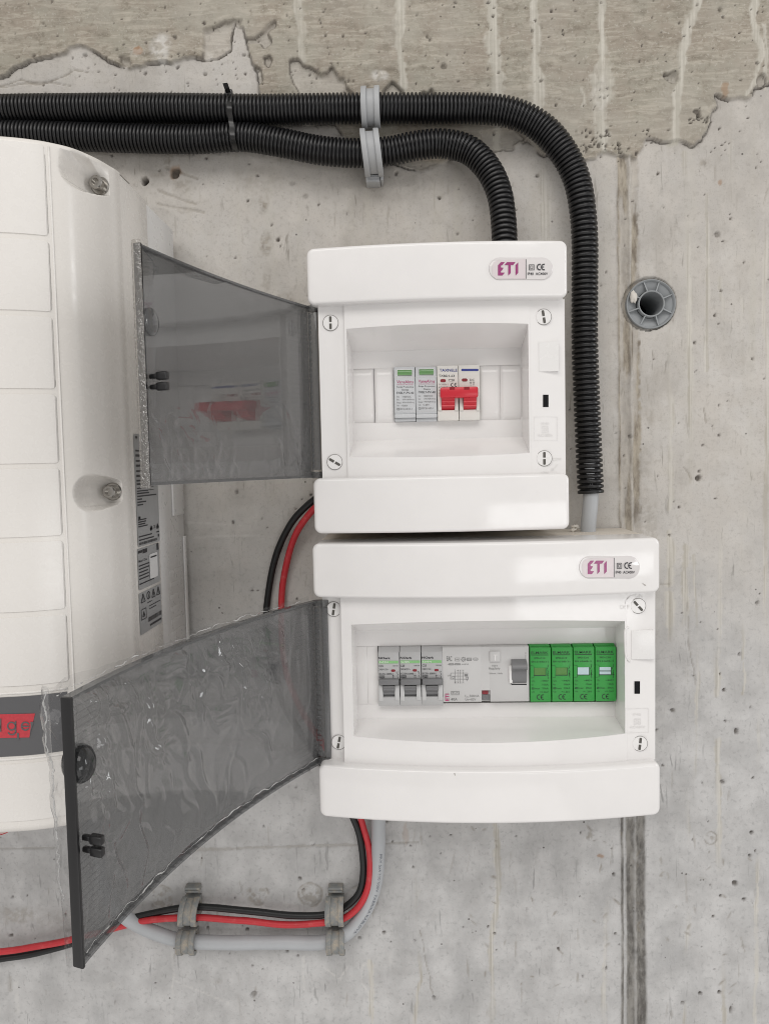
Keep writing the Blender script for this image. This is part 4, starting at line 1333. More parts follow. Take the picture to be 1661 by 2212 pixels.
x0, x1, z0, z1 = zr(zA, 882, 84, 1588, 1003, DU)
t = thing('direct_current_breaker', ((x0 + x1) / 2, -.055, z0), 'white two-pole direct current breaker with joined red handle', 'circuit breaker')
mb = MB()
xm = zr(zA, 1236, 84, 1242, 1003, DU)
zl0 = zr(zA, 882, 830, 1236, 1000, DU)[3]; zl1 = zr(zA, 882, 600, 1236, 640, DU)[2]
for a_, b_ in ((x0 + .0001, xm[0] - .0001), (xm[1], x1)):
    mb.box(a_, b_, .046, DU + .0010, z0 + .0001, zl0, 0, .0005)
    mb.box(a_, b_, .046, DU + .0010, zl1 - .0002, z1 - .0001, 0, .0004)
    mb.box(a_ + .0001, b_ - .0001, .046, DU - .0040, zl0 - .001, zl1 + .001, 0)
build('body', mb, M['dc_white'], t, auto=40)
D2 = DU + .0010
mb = MB()
for a_, b_ in ((893, 955), (1172, 1232), (1252, 1316), (1530, 1586)):
    bbx(mb, zA, a_, 600, b_, 838, .055, D2 + .0012, 0, .0005)
build('handle_guard', mb, M['dc_white'], t, auto=40)
mb = MB()
bbx(mb, zA, 932, 440, 1566, 622, D2 + .0002, D2 + .0085, 0, .0016)
hb = build('handle_bar', mb, M['red'], t, auto=40)
mb = MB()
for a_, b_ in ((1090, 1172), (1328, 1416)):
    bbx(mb, zA, a_, 444, b_, 486, D2 + .0080, D2 + .00875, 0, 0)
build('notch', mb, plastic('dark_red_notch', (.26, .008, .016), .4, .4), hb)
for a_, b_ in ((958, 1168), (1320, 1528)):
    lx0, lx1, lz0, lz1 = zr(zA, a_, 610, b_, 832, D2 + .002)
    mb = MB()
    prof = [.0075, .0066, .0058, .0048, .0052, .0042, .0030, .0034, .0014, -.0006, -.0020]
    mb.grid(lambda x, k: (x, -(D2 + prof[int(k)]), lz1 + (lz0 - lz1) * k / 10), [lx0, lx1], list(range(11)))
    for xx in (lx0, lx1):
        mb.grid(lambda k, s: (xx, -(D2 + prof[int(k)] * s - .004 * (1 - s)), lz1 + (lz0 - lz1) * k / 10), list(range(11)), [0, 1])
    build('lever', mb, M['red'], t, auto=25)
pr = Print(flat(D2 + .0002))
pr.text('TAXNELE', 918, 142, 1214, 188, zA, 1, .02)
pr.capsule(1280, 142, 1568, 180, zA, 1)
pr.text('TXBD1-63', 906, 240, 1168, 278, zA, 0, .008); pr.text('C20', 1066, 312, 1168, 350, zA, 0, .006)
pr.text('DC1000V', 906, 388, 1040, 412, zA, 2); pr.line(1044, 396, 1080, 394, 4, zA, 2); pr.ce(1106, 374, 1210, 442, zA, 0)
pr.text('IEC60947-2', 906, 436, 1080, 460, zA, 2); pr.text('6', 912, 484, 926, 512, zA, 2); pr.text('In', 912, 536, 930, 558, zA, 2)
pr.text('DC', 1426, 308, 1498, 346, zA, 0, .004); pr.arc(1438, 374, 16, 4, 0, 360, zA, 2); pr.arc(1486, 372, 16, 4, 0, 360, zA, 2); pr.line(1428, 374, 1448, 374, 4, zA, 2); pr.line(1438, 364, 1438, 384, 4, zA, 2); pr.line(1476, 372, 1496, 372, 4, zA, 2)
pr.text('14', 1420, 400, 1446, 420, zA, 2); pr.text('34', 1470, 398, 1496, 418, zA, 2)
pr.done('lettering', [M['ink'], M['ink_blue'], M['ink_grey']], t)
for a_ in ((932, 314, 1026, 364), (1290, 302, 1384, 352)):
    pr = Print(flat(D2 + .0003)); pr.capsule(*a_, zA); pr.done('indicator_window', M['win_red'], t)

# ------------------------------------------------------------------ doors (smoked, hinged on the left, swung open)
def door(root, hinge, free, z0, z1, sag, lip, knob_v, prong_v, seed, wild, strip):
    H = np.array(hinge); Fp = np.array(free)
    W = float(np.linalg.norm(Fp - H))
    e = (Fp - H) / W
    n = np.array([e[1], -e[0]])
    if n[0] > 0: n = -n                       # outer side: to the left
    bul = lambda s: sag * 4 * (s / W) * (1 - s / W)

    def pt(s, z, t):
        q = H + e * s + n * (bul(s) + t)
        return (q[0], q[1], z)
    ss = list(np.linspace(0, W, 33))
    mb = MB()
    mb.grid(lambda s, z: pt(s, z, .0010), ss, [z0, (z0 + z1) / 2, z1])
    mb.grid(lambda s, z: pt(s, z, -.0010), ss, [z0, (z0 + z1) / 2, z1])
    panel = build('door', mb, M['smoke'], root, smooth=True)
    tag(panel, 'smoked see-through door swung open to the left')
    # rim: lips turned inwards on all sides
    for za, zb_ in ((z0, z0 + .0016), (z1 - .0016, z1)):
        mb = MB()
        for s0, s1 in zip(ss[:-1], ss[1:]):
            vs = [pt(s, z, t) for s in (s0, s1) for z in (za, zb_) for t in (.0012, -lip)]
            mb.add(vs, [(0, 1, 3, 2), (4, 6, 7, 5), (0, 4, 5, 1), (2, 3, 7, 6), (0, 2, 6, 4), (1, 5, 7, 3)])
        build('rim', mb, M['smoke_lt'], panel)
    mb = MB()
    vs = [pt(s, z, t) for s in (W - .0020, W + .0004) for z in (z0 - .0003, z1 + .0003) for t in (.0012, -lip - .0012)]
    mb.add(vs, [(0, 1, 3, 2), (4, 6, 7, 5), (0, 4, 5, 1), (2, 3, 7, 6), (0, 2, 6, 4), (1, 5, 7, 3)])
    bm = bmesh.new()
    vv = [bm.verts.new(v) for v in mb.v]
    for f in mb.f: bm.faces.new([vv[i] for i in f])
    bmesh.ops.recalc_face_normals(bm, faces=bm.faces)
    bmesh.ops.bevel(bm, geom=list(bm.edges), offset=.0007, segments=2, profile=.5, affect='EDGES')
    mb = MB(); mb.addbm(bm)
    build('edge_bar', mb, M['black'] if wild else M['smoke_dk'], panel, auto=40)
    # ribbed hinge strip: the door's hinge-side lip, turned towards the viewer
    lipw, _ = strip
    def stripbox(mb, t0, t1, s0, s1, za, zb_, bev):
        vs = [pt(q, z, -t) for q in (s0, s1) for z in (za, zb_) for t in (t0, t1)]
        bm = bmesh.new(); vv = [bm.verts.new(v) for v in vs]
        for f in [(0, 1, 3, 2), (4, 6, 7, 5), (0, 4, 5, 1), (2, 3, 7, 6), (0, 2, 6, 4), (1, 5, 7, 3)]: bm.faces.new([vv[i] for i in f])
        bmesh.ops.recalc_face_normals(bm, faces=bm.faces)
        if bev: bmesh.ops.bevel(bm, geom=list(bm.edges), offset=bev, segments=2, profile=.5, affect='EDGES')
        mb.addbm(bm)
    mb = MB(); stripbox(mb, .0012, lipw, .0006, .0024, z0 + .006, z1 - .005, .0005)
    hs = build('hinge_strip', mb, M['smoke_lt'], panel, auto=40)
    mb = MB()
    zz = z0 + .008
    while zz < z1 - .009:
        stripbox(mb, .0016, lipw * .45, .0025, .0034, zz, zz + .0028, .0003)
        zz += .0042
    tag(build('ribs', mb, M['smoke_lt'], hs, auto=40), kind='stuff')
    for zc_ in (z0 + .002, z1 - .002):
        mb = MB(); stripbox(mb, .0005, lipw * .92, -.004, .0035, zc_ - .0026, zc_ + .0026, .0009)
        build('hinge_pin', mb, M['smoke'], panel, auto=40)
    # moulded ripples near hinge and free edge: fine raised lines on the inner face
    mb = MB()
    zz = z0 + .008
    while zz < z1 - .006:
        for s0, s1 in ((.004, .026), ) + (((W - .028, W - .006),) if wild else ()):
            mb.add([pt(s, z, -.0014) for s in (s0, s1) for z in (zz, zz + .0005)], [(0, 1, 3, 2)])
        zz += .0036
    tag(build('ripple', mb, M['smoke_lt'], panel), kind='stuff')
    # thumb grip: round bowl at the free edge
    mb = MB()
    R_, T_ = (.0098, .0078) if wild else (.0080, .0022)
    sc = W - .0100 if wild else W - .0098
    for side in (1, -1):
        mb.grid(lambda a, b: pt(sc + R_ * .9 * math.sin(b) * math.cos(a), knob_v + R_ * math.sin(b) * math.sin(a), side * (.0012 + T_ * math.cos(b)) - .001),
                list(np.linspace(0, 2 * math.pi, 25)), list(np.linspace(0, math.pi / 2, 8)))
    build('thumb_grip', mb, M['smoke_grip'] if wild else M['smoke'], panel, smooth=True)
    # snap latch: two prongs
    mb = MB()
    for sg in (1, -1):
        zc_ = prong_v + sg * .0030
        for (a0, a1, hz, th) in ((.000, .0060, .0014, .0030), (.0050, .0125, .0023, .0042)):
            s0 = W - .0060
            vs = [pt(s, z, -t) for s in (s0 - th / 2, s0 + th / 2) for z in (zc_ - hz, zc_ + hz) for t in (a0 + lip, a1 + lip)]
            bm = bmesh.new(); vv = [bm.verts.new(v) for v in vs]
            for f in [(0, 1, 3, 2), (4, 6, 7, 5), (0, 4, 5, 1), (2, 3, 7, 6), (0, 2, 6, 4), (1, 5, 7, 3)]: bm.faces.new([vv[i] for i in f])
            bmesh.ops.recalc_face_normals(bm, faces=bm.faces)
            bmesh.ops.bevel(bm, geom=list(bm.edges), offset=.0009, segments=2, profile=.5, affect='EDGES')
            mb.addbm(bm)
    build('latch_prong', mb, M['black'], panel, auto=50)
    # protective film still on the door
    frng = np.random.default_rng(seed)

    def folds(S, ZZ, n_, box, amp):
        """sharp creases scattered over part of the sheet"""
        o_ = np.zeros(S.shape)
        for _ in range(n_):
            cs, cz = frng.uniform(box[0], box[1]), frng.uniform(box[2], box[3])
            an = frng.normal(.95, .45); ln = frng.uniform(.006, .030)
            us, uz = math.cos(an), math.sin(an)
            al = (S - cs) * us + (ZZ - cz) * uz
            ac = np.abs(-(S - cs) * uz + (ZZ - cz) * us + .003 * np.sin(al * 160 + cs * 900))
            w_ = frng.uniform(.0018, .0055)
            o_ += frng.choice((1, 1, -.7)) * amp * frng.uniform(.35, 1) * (w_ / .004) * np.clip(1 - ac / w_, 0, 1) * np.clip(1.2 - np.abs(al) / ln, 0, 1)
        return o_
    ns, nz = (250, 150) if wild else (170, 110)
    top = .0035 if wild else .0008
    for side in (-1, 1):
        mb = MB()
        send = (W - .0035) if side < 0 else W + (.0035 if wild else .0015)
        s_ = np.linspace(.004, send, ns)
        z_ = np.linspace(z0 - (top * .5 if side > 0 else -.0020), z1 + (top if side > 0 else -.0012), nz)
        S, ZZ = np.meshgrid(s_, z_, indexing='ij')
        hgt_ = (ZZ - z0) / (z1 - z0)
        edge = np.clip(np.minimum(np.minimum(S - .004, send - S) / .010, np.minimum(ZZ - z_[0], z_[-1] - ZZ) / .006), 0, 1)
        q1 = fbm(S * 26 + ZZ * 16, ZZ * 22 - S * 10, seed + side, 2) - .5
        if wild:
            wr = q1 * .0046
            if side < 0:
                wr += folds(S, ZZ, 75, (W * .18, W * .96, z0 + (z1 - z0) * .52, z1), .0026)
                wr += folds(S, ZZ, 44, (W * .20, W * .98, z0 + (z1 - z0) * .12, z1), .0021)
                wr += folds(S, ZZ, 30, (W * .86, W, z0, z1), .0018)
            else:
                wr += folds(S, ZZ, 90, (W * .80, W, z0, z1), .0022) + folds(S, ZZ, 70, (0, W, z1 - .012, z1 + .003), .0018)
        else:
            wr = q1 * .00008 + folds(S, ZZ, 26, (W * .62, W, z0, z0 + (z1 - z0) * .28), .0008) + folds(S, ZZ, 30, (0, W, z0, z0 + .006), .0008)
            if side < 0: wr += folds(S, ZZ, 8, (W * .05, W * .35, z0 + .01, z0 + .05), .0007)
        if side < 0:
            tt = -(.0018 + (.0022 if wild else .0005) * edge) - np.abs(wr) * (.3 + .7 * edge)
        else:
            tt = .0018 + (.0020 if wild else .0006) * edge + np.abs(wr) * (.3 + .7 * edge)
            if wild:          # loose bag hanging off the free edge
                tt = tt + (.0090 + .008 * (fbm(ZZ * 55, ZZ * 0 + 2, seed + 8, 3) - .5)) * sstep(W - .045, W - .004, S) * (1 - .75 * sstep(W, send, S)) * sstep(0, .10, hgt_ + .02) * (.35 + .65 * sstep(.1, .5, hgt_))
        zsh = (fbm(S * 90, S * 0 + 3, seed + 7, 3) - .5) * (.005 if wild else .001) * (1 - edge) * (side > 0)
        bl = np.array([bul(min(q, W)) for q in s_])[:, None]
        X_ = H[0] + e[0] * S + n[0] * (bl + tt); Y_ = H[1] + e[1] * S + n[1] * (bl + tt)
        mb.add(np.stack([X_, Y_, ZZ + zsh], -1).reshape(-1, 3), [(i * nz + j, (i + 1) * nz + j, (i + 1) * nz + j + 1, i * nz + j + 1) for i in range(ns - 1) for j in range(nz - 1)])
        build('protective_film', mb, M['film_wild'] if wild else M['film'], panel, smooth=True)
    if wild:          # bright lines of the folded film edges, painted as thin crumpled white tubes
        for zc_, s0, s1, tside in ((z0 + .0062, W * .02, W * .985, -1), (z1 + .0012, W * .05, W, 1)):
            mb = MB()
            pa = []
            for q in np.linspace(s0, s1, 150):
                zz_ = zc_ + (float(vnoise(np.array(q * 130), np.array(2.0), seed + 21)) - .5) * (.0024 if tside < 0 else .0016) + (float(vnoise(np.array(q * 600), np.array(5.0), seed + 22)) - .5) * .0012
                pa.append(pt(q, zz_, tside * .0046 if tside < 0 else .0030 + (float(vnoise(np.array(q * 200), np.array(9.0), seed + 23)) - .5) * .003))
            pa = np.array(pa)
            tube(mb, pa, np.array([.00006 + .00060 * float(vnoise(np.array(k * .45), np.array(1.0), seed + 24)) ** 2.5 for k in range(len(pa))]), 6)
            build('film_fold_glint', mb, M['film_white'], panel, smooth=True)
        mb = MB(); pa = []  # specular edge of the loose bag, painted as a white tube
        for q in np.linspace(z1 + .001, z0 + .030, 150):
            hh_ = (q - z0) / (z1 - z0)
            out_ = (.0090 + .008 * (float(fbm(np.array(q * 55), np.array(2.0), seed + 8, 3)) - .5)) * float(sstep(0, .10, hh_ + .02)) * (.35 + .65 * float(sstep(.1, .5, hh_)))
            pa.append(pt(W - .003 + (float(vnoise(np.array(q * 420), np.array(3.0), seed + 31)) - .5) * .002, q, .0036 + out_ * .95 + (float(vnoise(np.array(q * 700), np.array(7.0), seed + 32)) - .5) * .0012))
        pa = np.array(pa)
        tube(mb, pa, np.array([.00018 + .00050 * float(vnoise(np.array(k * .5), np.array(1.0), seed + 33)) ** 2 for k in range(len(pa))]), 6)
        build('film_fold_glint', mb, M['film_white'], panel, smooth=True)
    if not wild:      # crumpled film wrapped round the free edge
        mb = MB()
        zs_ = np.linspace(z0 - .0015, z1 + .0018, 260)
        ang = np.linspace(-.3, math.pi + .3, 16)
        amp = sstep(.0, .25, (z1 - zs_) / (z1 - z0))
        pts = []
        for k, zv in enumerate(zs_):
            for a in ang:
                rr = .0019 + (vnoise(np.array(zv * 420), np.array(a * 2.2), seed + 11) - .5) * .0016 * amp[k] + (vnoise(np.array(zv * 1300), np.array(a * 3), seed + 12) - .5) * .0012 * amp[k]
                p = H + e * (W + .0004 + rr * .55 * math.sin(a)) + n * (-lip * .45 - (lip * .55 + .0012 + rr * .3) * math.cos(a))
                pts.append((p[0], p[1], zv))
        m_ = len(ang)
        mb.add(pts, [(i * m_ + j, (i + 1) * m_ + j, (i + 1) * m_ + j + 1, i * m_ + j + 1) for i in range(len(zs_) - 1) for j in range(m_ - 1)])
        build('film_edge', mb, M['film_edge'], panel, smooth=True)
    return panel


zknu = P(330, 695, .26)[2]; zpru = P(345, 826, .26)[2]
door(up_root, (-.0800, -.0850), (-.1520, -.2690), -.0088, .1262, .0056, .0026, zknu, zpru, 301, False, (.0085, 0))
zknl = P(180, 1662, .34)[2]; zprl = P(205, 1816, .335)[2]
door(lo_root, (-.0818, -.0830), (-.1705, -.3420), -.2432, -.1085, .0150, .0042, zknl, zprl, 401, True, (.0125, 0))

# ------------------------------------------------------------------ inverter on the left
ZT, ZB = .2134, -.2400
inv = thing('solar_inverter', (-.33, 0, ZB), 'large white wall-mounted inverter with panelled front and red-lettered grey band', 'inverter')
prof = [(-.206, .1425), (-.2061, .150), (-.2077, .157), (-.2120, .173), (-.2200, .1895), (-.2300, .1990), (-.2400, .2050), (-.2550, .2105), (-.2750, .2140), (-.31, .2165), (-.37, .2180), (-.48, .2185)]
pp = catmull([(a, b, 0) for a, b in prof], 8)[:, :2]
L = np.concatenate([[0], np.cumsum(np.linalg.norm(np.diff(pp, axis=0), axis=1))])
ps = np.concatenate([np.arange(0, .062, .0007), np.arange(.062, .095, .0012), np.arange(.095, L[-1], .02), [L[-1]]])
px_ = np.interp(ps, L, pp[:, 0]); pd_ = np.interp(ps, L, pp[:, 1])
zs = np.unique(np.concatenate([np.arange(ZB, ZT, .006), np.arange(.140, .2, .0008), np.arange(-.040, .010, .0008), [ZT, ZT - .0006, ZT - .0015, ZT - .003, ZB + .001, ZB + .003]]))
bolts = [(P(215, 398, .160), .0118), (P(243, 1062, .160), .0122)]
PXg, ZZg = np.meshgrid(px_, zs, indexing='ij'); PDg = np.meshgrid(pd_, zs, indexing='ij')[0]
cover_d = PDg.copy()
for c, r in bolts:
    # scoop: level floor round the bolt, dished up to the surface on the inner side, open to the flank
    ex = np.maximum(0, (c[0] - .0015) - PXg)
    e = np.hypot(ex / .0105, (ZZg - c[2]) / (r * 1.12))
    floor_d = .1572 + .034 * np.clip((e - .42) / .58, 0, 2) ** 2
    cover_d = np.minimum(cover_d, floor_d)
rt = np.clip((ZT - ZZg) / .004, 0, 1); rb = np.clip((ZZg - ZB) / .006, 0, 1)
cover_d = cover_d - .004 * (1 - np.sqrt(1 - (1 - rt) ** 2)) - .006 * (1 - np.sqrt(1 - (1 - rb) ** 2))
mb = MB()
nx, nz = PXg.shape
mb.add(np.stack([PXg, -cover_d, ZZg], -1).reshape(-1, 3), [(i * nz + j, (i + 1) * nz + j, (i + 1) * nz + j + 1, i * nz + j + 1) for i in range(nx - 1) for j in range(nz - 1)])
for jz in (0, nz - 1):
    top = [(PXg[i, jz], -cover_d[i, jz], ZZg[i, jz]) for i in range(nx)]
    bot = [(PXg[i, jz], -.12, ZZg[i, jz]) for i in range(nx)]
    mb.add(top + bot, [(i, i + 1, nx + i + 1, nx + i) for i in range(nx - 1)])
cover = build('front_cover', mb, M['inv'], inv, auto=80)
mb = MB(); mb.box(-.50, -.2066, .0835, .1421, ZB + .0004, ZT - .0004, 0, .0006)
mb.box(-.50, -.2070, .1405, .1440, ZB + .001, ZT - .0008)
build('housing', mb, M['inv'], inv, auto=40)
mb = MB(); mb.box(-.50, -.2078, .012, .0832, ZB + .0015, ZT - .0015, 0, .0012)
bk = build('rear_housing', mb, M['inv_back'], inv, auto=40)
mb = MB(); mb.box(-.50, -.215, .0005, .0118, ZB + .02, ZT - .02)
build('mounting_plate', mb, M['steel_dk'], inv)
# fins along the lower flank of the rear housing
for k in range(13):
    za = -.088 - k * .0105
    mb = MB(); mb.box(-.2079, -.20755, .024, .058, za - .0018, za + .0018, 0, .0001)
    build('cooling_fin', mb, M['inv_back'], bk, auto=50)
mb = MB(); mb.box(-.2079, -.2062, .0115, .0185, ZB + .004, -.060, 0, .0008); build('edge_rib', mb, M['inv_back'], bk, auto=50)
# side cap on the flank
mb = MB(); mb.box(-.2079, -.2058, .016, .046, -.040, .030, 0, .0009)
build('side_cap', mb, M['inv_back'], bk, auto=50)


def front_d(x):
    return np.interp(-x, [-a for a in px_], pd_)


# raised front panels
rows = [(300, 499), (508, 667), (677, 838), (848, 1002), (1011, 1162), (1171, 1324), (1334, 1484), (1650, 1776)]
for k, (va, vb) in enumerate(rows):
    za = P(60, va, .213)[2] if k else ZT - .0042
    zb_ = P(60, vb, .213)[2]
    if k == 0: za = ZT - .0034
    x1_ = -.2320
    xs = list(np.concatenate([x1_ - .0026 * (1 - np.cos(np.linspace(0, math.pi / 2, 9))), np.linspace(x1_ - .006, x1_ - .03, 11), np.linspace(x1_ - .036, -.48, 8)]))
    r = .0024
    cols = []
    for x in xs:
        q = x1_ - x
        dz = r - math.sqrt(max(0, r * r - max(0, r - q) ** 2)) if q < r else 0
        cols.append((x, za - dz, zb_ + dz))
    vs = []; fs = []
    hgt = .0007; ins = .0005
    for x, a_, b_ in cols:
        d = float(front_d(x))
        dd = hgt if x < x1_ - .0005 else 0.0
        vs += [(x, -(d - .0006), a_), (x, -(d + dd), a_ - ins), (x, -(d + dd), b_ + ins), (x, -(d - .0006), b_)]
    for i in range(len(cols) - 1):
        for j in range(3):
            fs.append((i * 4 + j, (i + 1) * 4 + j, (i + 1) * 4 + j + 1, i * 4 + j + 1))
    mb = MB(); mb.add(vs, fs)
    build('front_panel', mb, M['tile'], cover, auto=30)
# thin ridge down the edge of the panel field
mb = MB()
zz = np.linspace(ZT - .004, ZB + .006, 40)
xr0 = -.2302
pth = np.array([(xr0, -(float(front_d(xr0)) - .0001), z) for z in zz])
tube(mb, pth, .0007, 8)
build('panel_ridge', mb, M['tile'], cover, smooth=True)
# dark band with the red lettering
zbt = P(60, 1508, .2155)[2]; zbb = P(60, 1637, .2155)[2]
mb = MB()
xs = list(np.concatenate([np.linspace(-.2335, -.275, 14), np.linspace(-.285, -.48, 8)]))
mb.grid(lambda x, z: (x, -(float(front_d(x)) + .0005), z), xs, [zbb, zbt])
band = build('name_band', mb, M['band'], cover, smooth=True)
mb = MB()
for za in (zbt + .0022, zbb - .0022):
    pth = np.array([(x, -(float(front_d(x)) - .0002), za) for x in xs]); tube(mb, pth, .0009, 6)
build('band_ridge', mb, M['tile'], cover, smooth=True)
zG = Z(0, 1700, 300, 1659)


def inv_surf(e):
    def f(U, V):
        d = .215
        for _ in range(4):
            p = P(U, V, d); d = float(front_d(p[0])) + e
        return P(U, V, d)
    return f


pr = Print(inv_surf(.0008))
edges = np.linspace(0, 1, 19)
for q0, q1 in zip(edges[:-1], edges[1:]):       # strips, so that the print follows the curved cover
    tp = [(-260 + 745 * q, 482 - 17 * q) for q in (q0, q1)]
    bt = [(-300 + 705 * q, 812 - 16 * q) for q in (q0, q1)]
    pr.poly([tp[0], tp[1], bt[1], bt[0]], zG)
lg = pr.done('logo_plate', M['logo_red'], band)
pr = Print(inv_surf(.0011))
# letters 'dge' left open in the red
pr.arc(158, 640, 64, 20, 0, 360, zG); pr.rect(204, 572, 226, 735, zG); pr.arc(162, 704, 64, 20, 205, 340, zG)
pr.arc(350, 640, 64, 20, 25, 330, zG); pr.rect(300, 632, 408, 652, zG)
pr.arc(-52, 650, 64, 20, 0, 360, zG); pr.rect(-4, 535, 18, 716, zG)
pr.poly([(232, 735), (262, 735), (262, 830), (236, 830)], zG); pr.poly([(420, 582), (470, 580), (430, 690), (405, 820), (425, 640)], zG)
pr.done('lettering', M['band'], lg)

# bolts in the scoops
for c, r in bolts:
    bx, bz = c[0] - .0006, c[2]
    bo = None
    for nm, R_, d0, d1, seg, mat_ in (('bolt', .0046, .1560, .1660, 28, 'steel'), ('washer', .0064, .1566, .1586, 28, 'steel')):
        mb = MB()
        n = seg
        ringz = [(R_, d0), (R_, d1 - .0006), (R_ - .0006, d1)]
        if nm == 'bolt': ringz += [(R_ * .56, d1), (R_ * .56, d1 - .0028)]
        else: ringz += [(.0040, d1)]
        vs = [(bx + q * math.cos(a), -dd, bz + q * math.sin(a)) for q, dd in ringz for a in np.linspace(0, 2 * math.pi, n, endpoint=False)]
        fs = [(k * n + j, k * n + (j + 1) % n, (k + 1) * n + (j + 1) % n, (k + 1) * n + j) for k in range(len(ringz) - 1) for j in range(n)]
        fs.append(tuple((len(ringz) - 1) * n + j for j in range(n)))
        mb.add(vs, fs)
        o = build(nm, mb, M[mat_], cover if bo is None else bo, auto=40)
        bo = o if bo is None else bo

# labels on the flank
XL = -.2064
zL = Z(320, 1080, 140, 573)
side = lambda e: (lambda U, V: PXP(U, V, XL + e))


def plate(name, pts, mat, r, e, parent, e2=None):
    q = [side(e)(*zL(*p)) for p in pts]
    # squared up on the flank: (y, z) rectangle
    y0 = (q[0][1] + q[3][1]) / 2; y1 = (q[1][1] + q[2][1]) / 2
    z1 = (q[0][2] + q[1][2]) / 2; z0 = (q[2][2] + q[3][2]) / 2
    p = []
    for cy, cz, a0 in ((y1 - r, z1 - r, 0), (y0 + r, z1 - r, 90), (y0 + r, z0 + r, 180), (y1 - r, z0 + r, 270)):
        for k in range(6):
            a = math.radians(a0 + 90 * k / 5)
            p.append((XL + e, cy + r * math.cos(a), cz + r * math.sin(a)))
    mb = MB(); mb.add(p, [tuple(range(len(p)))])
    o = build(name, mb, mat, parent)
    return o, (lambda a, b: (XL + e + .00025, y0 + (y1 - y0) * a, z1 + (z0 - z1) * b))


def side_print(mp, parent, items):
    pr = Print(lambda a, b: mp(a, b))
    for it in items:
        k = it[0]
        if k == 't': pr.text(it[1], it[2], it[3], it[4], it[5], ident, 0, it[6] if len(it) > 6 else 0)
        if k == 'bar':
            x = it[1]
            while x < it[3]:
                w_ = random.choice((.006, .009, .014)); pr.rect(x, it[2], min(x + w_, it[3]), it[4], ident); x += w_ + random.choice((.006, .009, .012))
        if k == 'tri':
            cx, cy, w_, h_ = it[1:5]
            for a_, b_ in (((cx, cy - h_), (cx - w_, cy + h_)), ((cx - w_, cy + h_), (cx + w_, cy + h_)), ((cx + w_, cy + h_), (cx, cy - h_))):
                pr.line(*a_, *b_, .022, ident)
            pr.rect(cx - .012, cy - h_ * .3, cx + .012, cy + h_ * .7, ident)
        if k == 'fr': pr.frame(it[1], it[2], it[3], it[4], .018, ident)
        if k == 'arc': pr.arc(it[1], it[2], it[3], .02, 0, 360, ident, ry=it[4])
        if k == 'ln': pr.rect(it[1], it[2], it[3], it[4], ident)
    pr.done('lettering', M['ink'], parent)


l1, mp = plate('rating_label', [(68, 30), (300, 30), (313, 1135), (92, 1165)], M['label_grey'], .002, .0003, inv)
items = [('ln', .06, .02, .14, .04)]
for k, (a, b, w_) in enumerate([(.14, .155, .55), (.18, .20, .7), (.23, .245, .5), (.27, .29, .66), (.32, .335, .6), (.36, .38, .72), (.405, .42, .48), (.435, .45, .62),
                                (.475, .485, .48), (.50, .51, .48), (.52, .532, .52), (.545, .557, .86), (.572, .584, .2), (.597, .609, .38), (.622, .634, .24), (.755, .766, .36), (.775, .786, .33), (.795, .806, .30), (.815, .826, .4)]):
    items.append(('ln', .04, a, .04 + w_, b))
items += [('ln', .50, .474, .78, .479), ('ln', .50, .50, .78, .505), ('fr', .06, .73, .14, .755), ('tri', .60, .855, .05, .014), ('t', 'CE', .68, .838, .80, .866), ('tri', .90, .85, .05, .016),
          ('ln', .04, .905, .62, .916), ('ln', .04, .936, .70, .947), ('bar', .04, .962, .86, .985), ('ln', .84, .90, .97, .912), ('ln', .90, .93, .96, .955)]
side_print(mp, l1, items)
l2, mp = plate('maker_label', [(98, 1185), (315, 1145), (330, 1540), (108, 1610)], M['label_grey'], .002, .0003, inv)
side_print(mp, l2, [('ln', .02, .05, .20, .11), ('ln', .22, .04, .42, .14), ('t', 'Made in China', .03, .27, .40, .33, .01), ('ln', .03, .40, .52, .43), ('ln', .03, .48, .55, .51), ('ln', .03, .56, .42, .59), ('ln', .03, .64, .46, .67), ('ln', .03, .72, .46, .75), ('ln', .03, .84, .70, .87), ('ln', .88, .0, .98, .17)])
st, mp = plate('white_sticker', [(218, 1250), (300, 1228), (308, 1478), (228, 1498)], M['label_white'], .0016, .0007, l2)
side_print(mp, st, [('ln', .12, .10, .88, .16)])
l3, mp = plate('warning_label', [(115, 1645), (335, 1560), (350, 1955), (127, 2075)], M['label_grey'], .0006, .0003, inv)
side_print(mp, l3, [('tri', .16, .14, .09, .10), ('arc', .40, .14, .08, .10), ('ln', .39, .10, .41, .2), ('tri', .63, .14, .08, .10), ('tri', .86, .14, .08, .10), ('ln', .34, .30, .54, .32), ('ln', .40, .40, .92, .42), ('ln', .42, .47, .74, .49),
                    ('fr', .05, .40, .28, .66), ('tri', .165, .53, .05, .06), ('bar', .34, .68, .98, .79), ('ln', .42, .86, .96, .91)])

# ------------------------------------------------------------------ conduits
def conduit(name, pts, R, label, ustretch, pitch=.00335):
    """corrugated pipe; past the bend the corrugation is pulled longer and a little slimmer"""
    path = catmull([P(*p) for p in pts], 14)
    fine, t = resample(path, pitch / 8)
    tb = t[np.argmin(np.linalg.norm(fine - P(*ustretch), axis=1))]
    k = sstep(tb - .04, tb + .05, t)
    pit = pitch * (1 + .34 * k)
    ph = np.cumsum(np.gradient(t) / pit) % 1.0
    g = np.clip(np.abs(ph - .5) * 2, 0, 1)            # 0 crest centre .. 1 groove
    rad = (R - .0011 * k) - .0022 * sstep(.50, .90, g) - .0004 * g ** 2
    mb = MB(); tube(mb, fine, rad, 26)
    o = build(name, mb, M['conduit'], smooth=True)
    return tag(o, label, 'conduit', 'black corrugated conduits')


